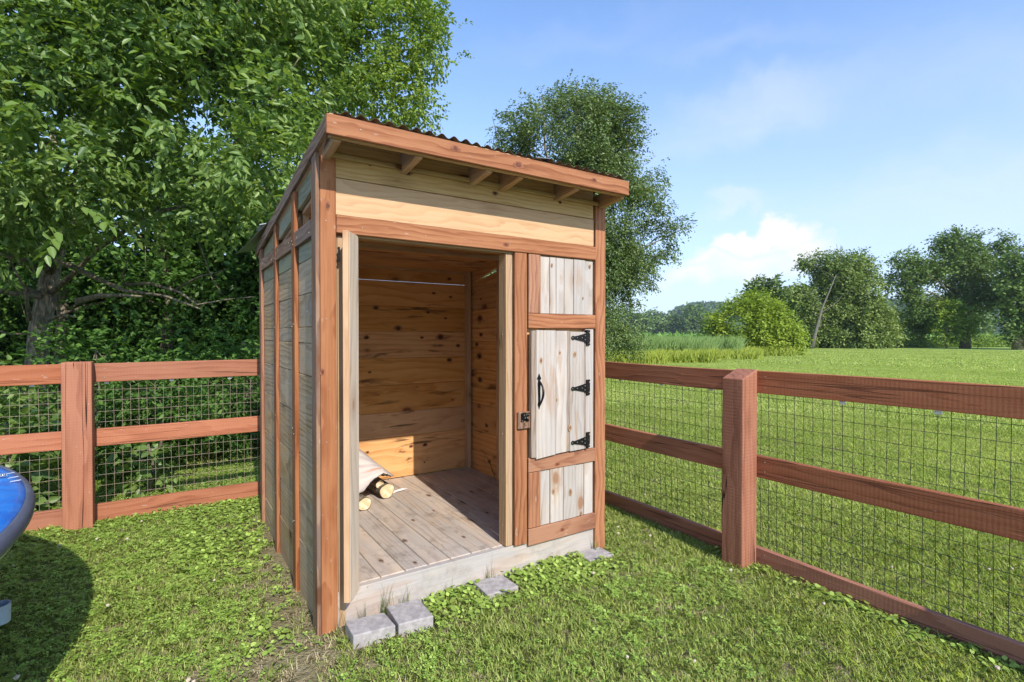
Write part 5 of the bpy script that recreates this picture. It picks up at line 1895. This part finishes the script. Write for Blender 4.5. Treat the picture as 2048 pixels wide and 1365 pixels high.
def tintf(p, seed=0.0):
    return np.clip(.5 + .07 * np.sin((p @ np.array(FU)) * 5.5) * (p[:, 0] > 1.5) + .22 * snoise(p, .8, seed) + .16 * snoise(p, 3.5, seed + 2) + rng.normal(size=len(p)) * .10, 0, 1)


def keep(p, m, prob):
    return p[free(p, m) & (rng.random(len(p)) < prob)]


# near lawn
p = sector(34000, 1.2, 5.2)
inner = (((p - np.array(BR)) @ np.array(FU)) < .17)
cl_ = np.clip(.52 - p[:, 0] * .16 + .45 * snoise(p, 1.6, 7) + .2 * snoise(p, 4, 3), 0, 1) * np.where(inner, 1, .45)
pg = keep(p, .008, (1 - soilness(p) * .93) * (1 - .45 * cl_))
scatter('lawn_grass', 'short mown grass round the shed and behind the right fence', 'grass', pg, rng.uniform(0, 6.28, len(pg)), rng.uniform(.75, 1.25, len(pg)) * (1 + .2 * snoise(pg, 2.2, 5)),
        tintf(pg), rng.integers(0, 5, len(pg)), [tuft('t', 24, .038, .010, .036, .0028, M_grass, 1.1) for _ in range(5)])
p = sector(26000, 5.0, 11)
pg = keep(p, .01, (1 - soilness(p) * .9))
scatter('mid_lawn_grass', 'mown grass farther out on both sides of the fence', 'grass', pg, rng.uniform(0, 6.28, len(pg)), rng.uniform(.8, 1.3, len(pg)), tintf(pg) + .07, rng.integers(0, 4, len(pg)),
        [tuft('t', 38, .080, .012, .038, .0042, M_grass, .9) for _ in range(4)])
p = sector(52000, 10.6, 30, R(56))
pg = p[(p[:, 0] > -3)]
scatter('far_lawn_grass', 'mown grass on the open lawn towards the reeds', 'grass', pg, rng.uniform(0, 6.28, len(pg)), rng.uniform(.8, 1.3, len(pg)), tintf(pg) + .12, rng.integers(0, 4, len(pg)),
        [tuft('t', 36, .17, .018, .045, .010, M_grass, .8) for _ in range(4)])
p = sector(52000, 29, 62, R(52))
pg = p[(p[:, 0] > 2)]
scatter('distant_lawn_grass', 'mown grass at the far end of the lawn before the trees', 'grass', pg, rng.uniform(0, 6.28, len(pg)), rng.uniform(.8, 1.3, len(pg)), tintf(pg) + .14, rng.integers(0, 4, len(pg)),
        [tuft('t', 30, .34, .03, .075, .030, M_grass, .8) for _ in range(4)])
# clover carpets
p = sector(30000, 1.2, 6.5)
inner = (((p - np.array(BR)) @ np.array(FU)) < .17)
cl_ = np.clip(.32 - p[:, 0] * .25 + .50 * snoise(p, 1.6, 7) + .25 * snoise(p, 4, 3), 0, 1) * np.where(inner, 1, .35)
pc = keep(p, .012, np.clip(cl_ * (1 - soilness(p) * .8), 0, 1))
scatter('clover_patch', 'low clover growing among the grass on the near lawn', 'clover', pc, rng.uniform(0, 6.28, len(pc)), rng.uniform(.7, 1.25, len(pc)), tintf(pc, 3), rng.integers(0, 4, len(pc)),
        [clover('c', 7, .045, .030, .0085, M_clover) for _ in range(4)])
# broad-leaved ground ivy along the walls and rails
P_ = []
u_ = rng.uniform(-.55, -.01, 900); v_ = rng.uniform(-.1, 2.6, 900)
q = np.array(SH_O) + u_[:, None] * np.array(U) + v_[:, None] * np.array(V)
P_.append(q[(rng.random(900) < np.clip(.35 + .6 * snoise(q, 2.5, 3) + .5 * (v_ > 1.0), 0, 1))])
b_ = rng.uniform(-2.6, .3, 420); a_ = rng.normal(.10, .035, 420)
q = np.array(BR) + a_[:, None] * np.array(FU) + b_[:, None] * np.array(FV)
P_.append(q[rng.random(420) < np.where(b_ < -.35, .9, .35)])
a_ = rng.uniform(-1.2, 2.4, 500); b_ = rng.normal(.04, .07, 500)
q = np.array(BL) + a_[:, None] * np.array(FU) + b_[:, None] * np.array(FV)
P_.append(q[rng.random(500) < .55])
u_ = rng.uniform(.5, 1.75, 420); v_ = -rng.random(420) ** 1.5 * .30
q = np.array(SH_O) + u_[:, None] * np.array(U) + v_[:, None] * np.array(V)
P_.append(q)
pv = np.concatenate(P_); pv = pv[free(pv, .015)]
scatter('ground_ivy', 'round-leaved ground ivy along the shed wall, the step and the fence foot', 'ground ivy', pv, rng.uniform(0, 6.28, len(pv)), rng.uniform(.6, 1.2, len(pv)), tintf(pv, 5),
        rng.integers(0, 3, len(pv)), [clover('v', 5, .04, .035, .0135, M_clover, 1) for _ in range(3)])
# dry thatch in the worn places
p = sector(9000, 1.2, 6)
so_ = soilness(p)
pd = keep(p, .01, np.clip(so_ * .7 + .10 + .18 * snoise(p, 2.1, 9), 0, 1))
scatter('dry_thatch', 'dry straw-coloured grass stubble on the worn soil', 'dry grass', pd, rng.uniform(0, 6.28, len(pd)), rng.uniform(.5, 1.1, len(pd)), tintf(pd, 6), rng.integers(0, 3, len(pd)),
        [tuft('d', 14, .04, .008, .030, .0030, M_dry, 1.6) for _ in range(3)])
p = sector(90, 1.4, 5)
p = keep(p, .05, .8)
scatter('clover_flowers', 'scattered faded white clover flower heads in the lawn', 'clover flowers', p, rng.uniform(0, 6.28, len(p)), rng.uniform(.7, 1.1, len(p)), tintf(p), np.zeros(len(p)), [flower('f')])


def grass_clump(u0, v0, n, h, label, lean=.5, w=.0035):
    bm = bmesh.new()
    for i in range(n):
        a = random.uniform(0, 6.28); l = h * random.uniform(.45, 1.0)
        d = Vector((math.cos(a), math.sin(a), 0)) * lean * random.uniform(.1, 1)
        s_ = Vector((-math.sin(a), math.cos(a), 0)) * w * .5
        b0 = Vector((random.gauss(0, .018), random.gauss(0, .012), 0))
        pr = None
        for k_ in range(5):
            t = k_ / 4
            c = b0 + d * l * t * t + Vector((0, 0, l * (t - .25 * lean * t * t)))
            cur = (bm.verts.new(c - s_ * (1 - t * .9)), bm.verts.new(c + s_ * (1 - t * .9)))
            if pr: bm.faces.new((pr[0], pr[1], cur[1], cur[0]))
            pr = cur
    return tag(bm_obj('grass_clump', bm, M_clump, None, sw(u0, v0, 0)), label, 'grass clump', 'grass clumps along the shed step')


M_clump = leaf_mat('clump_blade', [(.05, .11, .02), (.10, .17, .03), (.20, .24, .06)], .3, .6, .3, None, 3)
grass_clump(.335, -.02, 26, .20, 'wispy grass clump where the two pavers meet at the step')
grass_clump(.44, .0, 16, .17, 'thin grass clump behind the second paver against the step')
grass_clump(.20, -.02, 14, .12, 'short grass blades behind the paver at the corner post')
grass_clump(.965, -.0, 14, .20, 'upright grass clump behind the lone middle paver', .35)
grass_clump(.70, -.01, 8, .11, 'few thin grass blades against the middle of the step')
grass_clump(1.78, -.01, 16, .16, 'grass clump at the foot of the right corner post')
grass_clump(.10, -.03, 12, .15, 'grass blades at the foot of the left corner post')

# ------------------------------------------------------------------ summer haze
def haze():
    m = bpy.data.materials.new('haze_air'); m.use_nodes = True
    T = NT(m.node_tree)
    for nd in list(T.n): T.n.remove(nd)
    o = T.new('ShaderNodeOutputMaterial'); v = T.new('ShaderNodeVolumePrincipled')
    v.inputs['Density'].default_value = .00028
    v.inputs['Color'].default_value = (.86, .92, 1, 1)
    v.inputs['Anisotropy'].default_value = .3
    T.l.new(v.outputs[0], o.inputs['Volume'])
    bm = bmesh.new(); bmesh.ops.create_cube(bm, size=1)
    for q in bm.verts: q.co = Vector((q.co.x * 3400, q.co.y * 3000 + 1100, q.co.z * 66 + 31))
    tag(bm_obj('haze', bm, m), 'thin bluish summer haze over the far fields', kind='stuff')


haze()

# ------------------------------------------------------------------ knots and small leftovers
def knots_part(name, items, parent, mats):
    """thin irregular discs let into the boards: (centre, normal, along, r, stretch)"""
    bm = bmesh.new()
    for c_, nrm, al, r, st_ in items:
        nrm = Vector(nrm).normalized(); al = Vector(al).normalized(); cr = nrm.cross(al).normalized()
        c_ = Vector(c_)
        for ring_, (sc_, off, mi) in enumerate(((1.55, .0007, 1), (1.0, .0012, 0))):
            vs = []
            for k_ in range(14):
                a = 2 * math.pi * k_ / 14
                rr_ = r * sc_ * random.uniform(.82, 1.12)
                vs.append(bm.verts.new(c_ + nrm * off + al * math.cos(a) * rr_ * st_ * (1.25 if ring_ == 0 else 1) + cr * math.sin(a) * rr_))
            bm.faces.new(vs).material_index = mi
    return tag(bm_obj(name, bm, mats, parent), kind='stuff')


M_knot = plain('dark_knot', (.055, .020, .009), .7, 0, 60, .5, .4)
M_knoth = plain('knot_halo', (.30, .135, .052), .75, 0, 40, .3, .2)
M_knothg = plain('pale_knot_halo', (.34, .22, .14), .8, 0, 40, .3, .2)
M_knotb = plain('brown_knot', (.20, .095, .045), .7, 0, 60, .4, .4)
FN, BX = (0, -1, 0), (1, 0, 0)
its = []
for px, py, r_ in ((815, 346, .012), (990, 387, .010), (1120, 405, .008), (740, 330, .005)):
    its.append((on_v(px, py, .0095), FN, BX, r_, 1.35))
knots_part('board_knots', its, shed, [M_knot, M_knoth2 if 'M_knoth2' in globals() else plain('siding_knot_halo', (.30, .185, .085), .8, 0, 40, .3)])
its = []
for px, py, r_ in ((751.6, 616, .017), (898.6, 558.5, .014), (867.5, 587, .011), (901, 594.7, .010), (796.5, 657, .022), (856, 624.6, .014), (891, 637, .010), (733, 675.6, .016), (843.8, 675.6, .011),
                   (881, 674.4, .024), (916, 691.8, .014), (898.6, 720.5, .018), (739, 745, .009), (759, 511, .012), (876, 508.7, .014), (822, 893, .012), (850, 890, .014), (849, 925, .006), (735, 905, .010), (905, 800, .008)):
    its.append((on_v(px, py, 1.8275), FN, BX, r_ * .8, 1.3))
knots_part('board_knots', its, shed, [M_knot, M_knoth])
its = []
for v_, z_, r_ in ((1.62, 1.60, .022), (1.60, 1.45, .014), (1.68, 1.36, .014), (1.63, 1.25, .022), (1.62, 1.03, .02), (1.5, .62, .014), (1.45, .30, .012), (1.60, 1.78, .008)):
    its.append(((1.8285, v_, z_), (-1, 0, 0), (0, 1, 0), r_, 1.4))
knots_part('board_knots', its, shed, [M_knot, M_knoth])
its = []
for px, py, r_ in ((1107, 983, .010), (1141, 985, .012), (1163, 1027, .007), (1104, 531, .006), (1180, 533, .006), (1166, 597, .005)):
    its.append((on_v(px, py, .0035), FN, (0, 0, 1), r_ * .8, 1.4))
knots_part('plank_knots', its, shed, [M_knotb, M_knothg])
its = []
for px, py, r_ in ((1150, 709, .010), (1140, 856, .011), (1082, 722, .010), (1120, 706, .005), (1113, 800, .005)):
    q = on_v(px, py, -.0225); q.x -= 1.245
    its.append((q, FN, (0, 0, 1), r_ * .8, 1.4))
knots_part('plank_knots', its, door, [M_knotb, M_knothg])
its = []
for px, py, r_ in ((645, 745, .007), (655, 412, .008), (700, 630, .0)):
    if r_: its.append((on_v(px, py, -.0005), FN, (0, 0, 1), r_, 1.5))
for u_, z_, r_ in ((.62, 2.385, .010), (1.0, 2.37, .013), (1.55, 2.38, .007)):
    its.append(((u_, -.2405, z_), FN, BX, r_, 1.5))
for u_, z_ in ((1.50, .205), (1.46, .63), (1.07, 1.98)):
    its.append(((u_, -.0068 if z_ > 1.9 else -.0028, z_), FN, BX, .008, 1.4))
M_rknot = plain('red_knot', (.12, .035, .015), .7, 0, 60, .4, .4)
M_rhalo = plain('red_knot_halo', (.24, .085, .04), .75, 0, 40, .3, .2)
knots_part('trim_knots', its, shed, [M_rknot, M_rhalo])
its = []
for u_, v_, r_ in ((.62, .45, .010), (.95, .30, .008), (1.12, 1.2, .012), (.80, .75, .009), (1.45, 1.1, .012), (.40, .25, .010), (1.0, .85, .007), (1.3, .6, .01), (.55, .12, .008)):
    its.append(((u_, v_, .1778), (0, 0, 1), (0, 1, 0), r_, 1.8))
knots_part('deck_knots', its, shed, [plain('deck_knot', (.13, .075, .05), .8, 0, 50, .4), plain('deck_knot_halo', (.30, .215, .16), .85, 0, 40, .3)])
# dry weed stem that has grown up in the right rear corner of the floor
bm = bmesh.new()
tube(bm, [(0, 0, 0), (-.02, .03, .10), (-.05, .07, .20), (-.06, .10, .23), (-.05, .11, .12)], [.0022, .002, .0018, .0015, .001], 5)
tube(bm, [(0, 0, 0), (-.01, .05, .09), (.0, .10, .16)], [.002, .0016, .001], 5)
for v in bm.verts:
    v.co = U * v.co.x + V * v.co.y + Vector((0, 0, v.co.z))
tag(bm_obj('dry_weed', bm, M_clump, None, sw(1.79, 1.28, .178)), 'thin dry weed stem bent against the inner right wall above the deck', 'weed')
# rail screws at the posts
for par, pts in ((fl_o, [(.06, .1455, z) for z in (1.12, 1.19, .63, .69, .05, .11)] + [(1.1, .1455, .66), (-.30, .1455, 1.15), (-.30, .1455, .64)]),
                 (fr_o, [(.150, -.05, z) for z in (1.12, 1.19, .60, .66, .02, .08)] + [(.150, .20, 1.15), (.150, .20, .62)])):
    bm = bmesh.new()
    for p_ in pts:
        ax = Matrix.Rotation(R(90), 4, 'X') if par is fl_o else Matrix.Rotation(R(90), 4, 'Y')
        bmesh.ops.create_cone(bm, cap_ends=True, segments=8, radius1=.0045, radius2=.0038, depth=.004, matrix=Matrix.Translation(p_) @ ax)
    tag(bm_obj('rail_screws', bm, M_screw, par), kind='stuff')
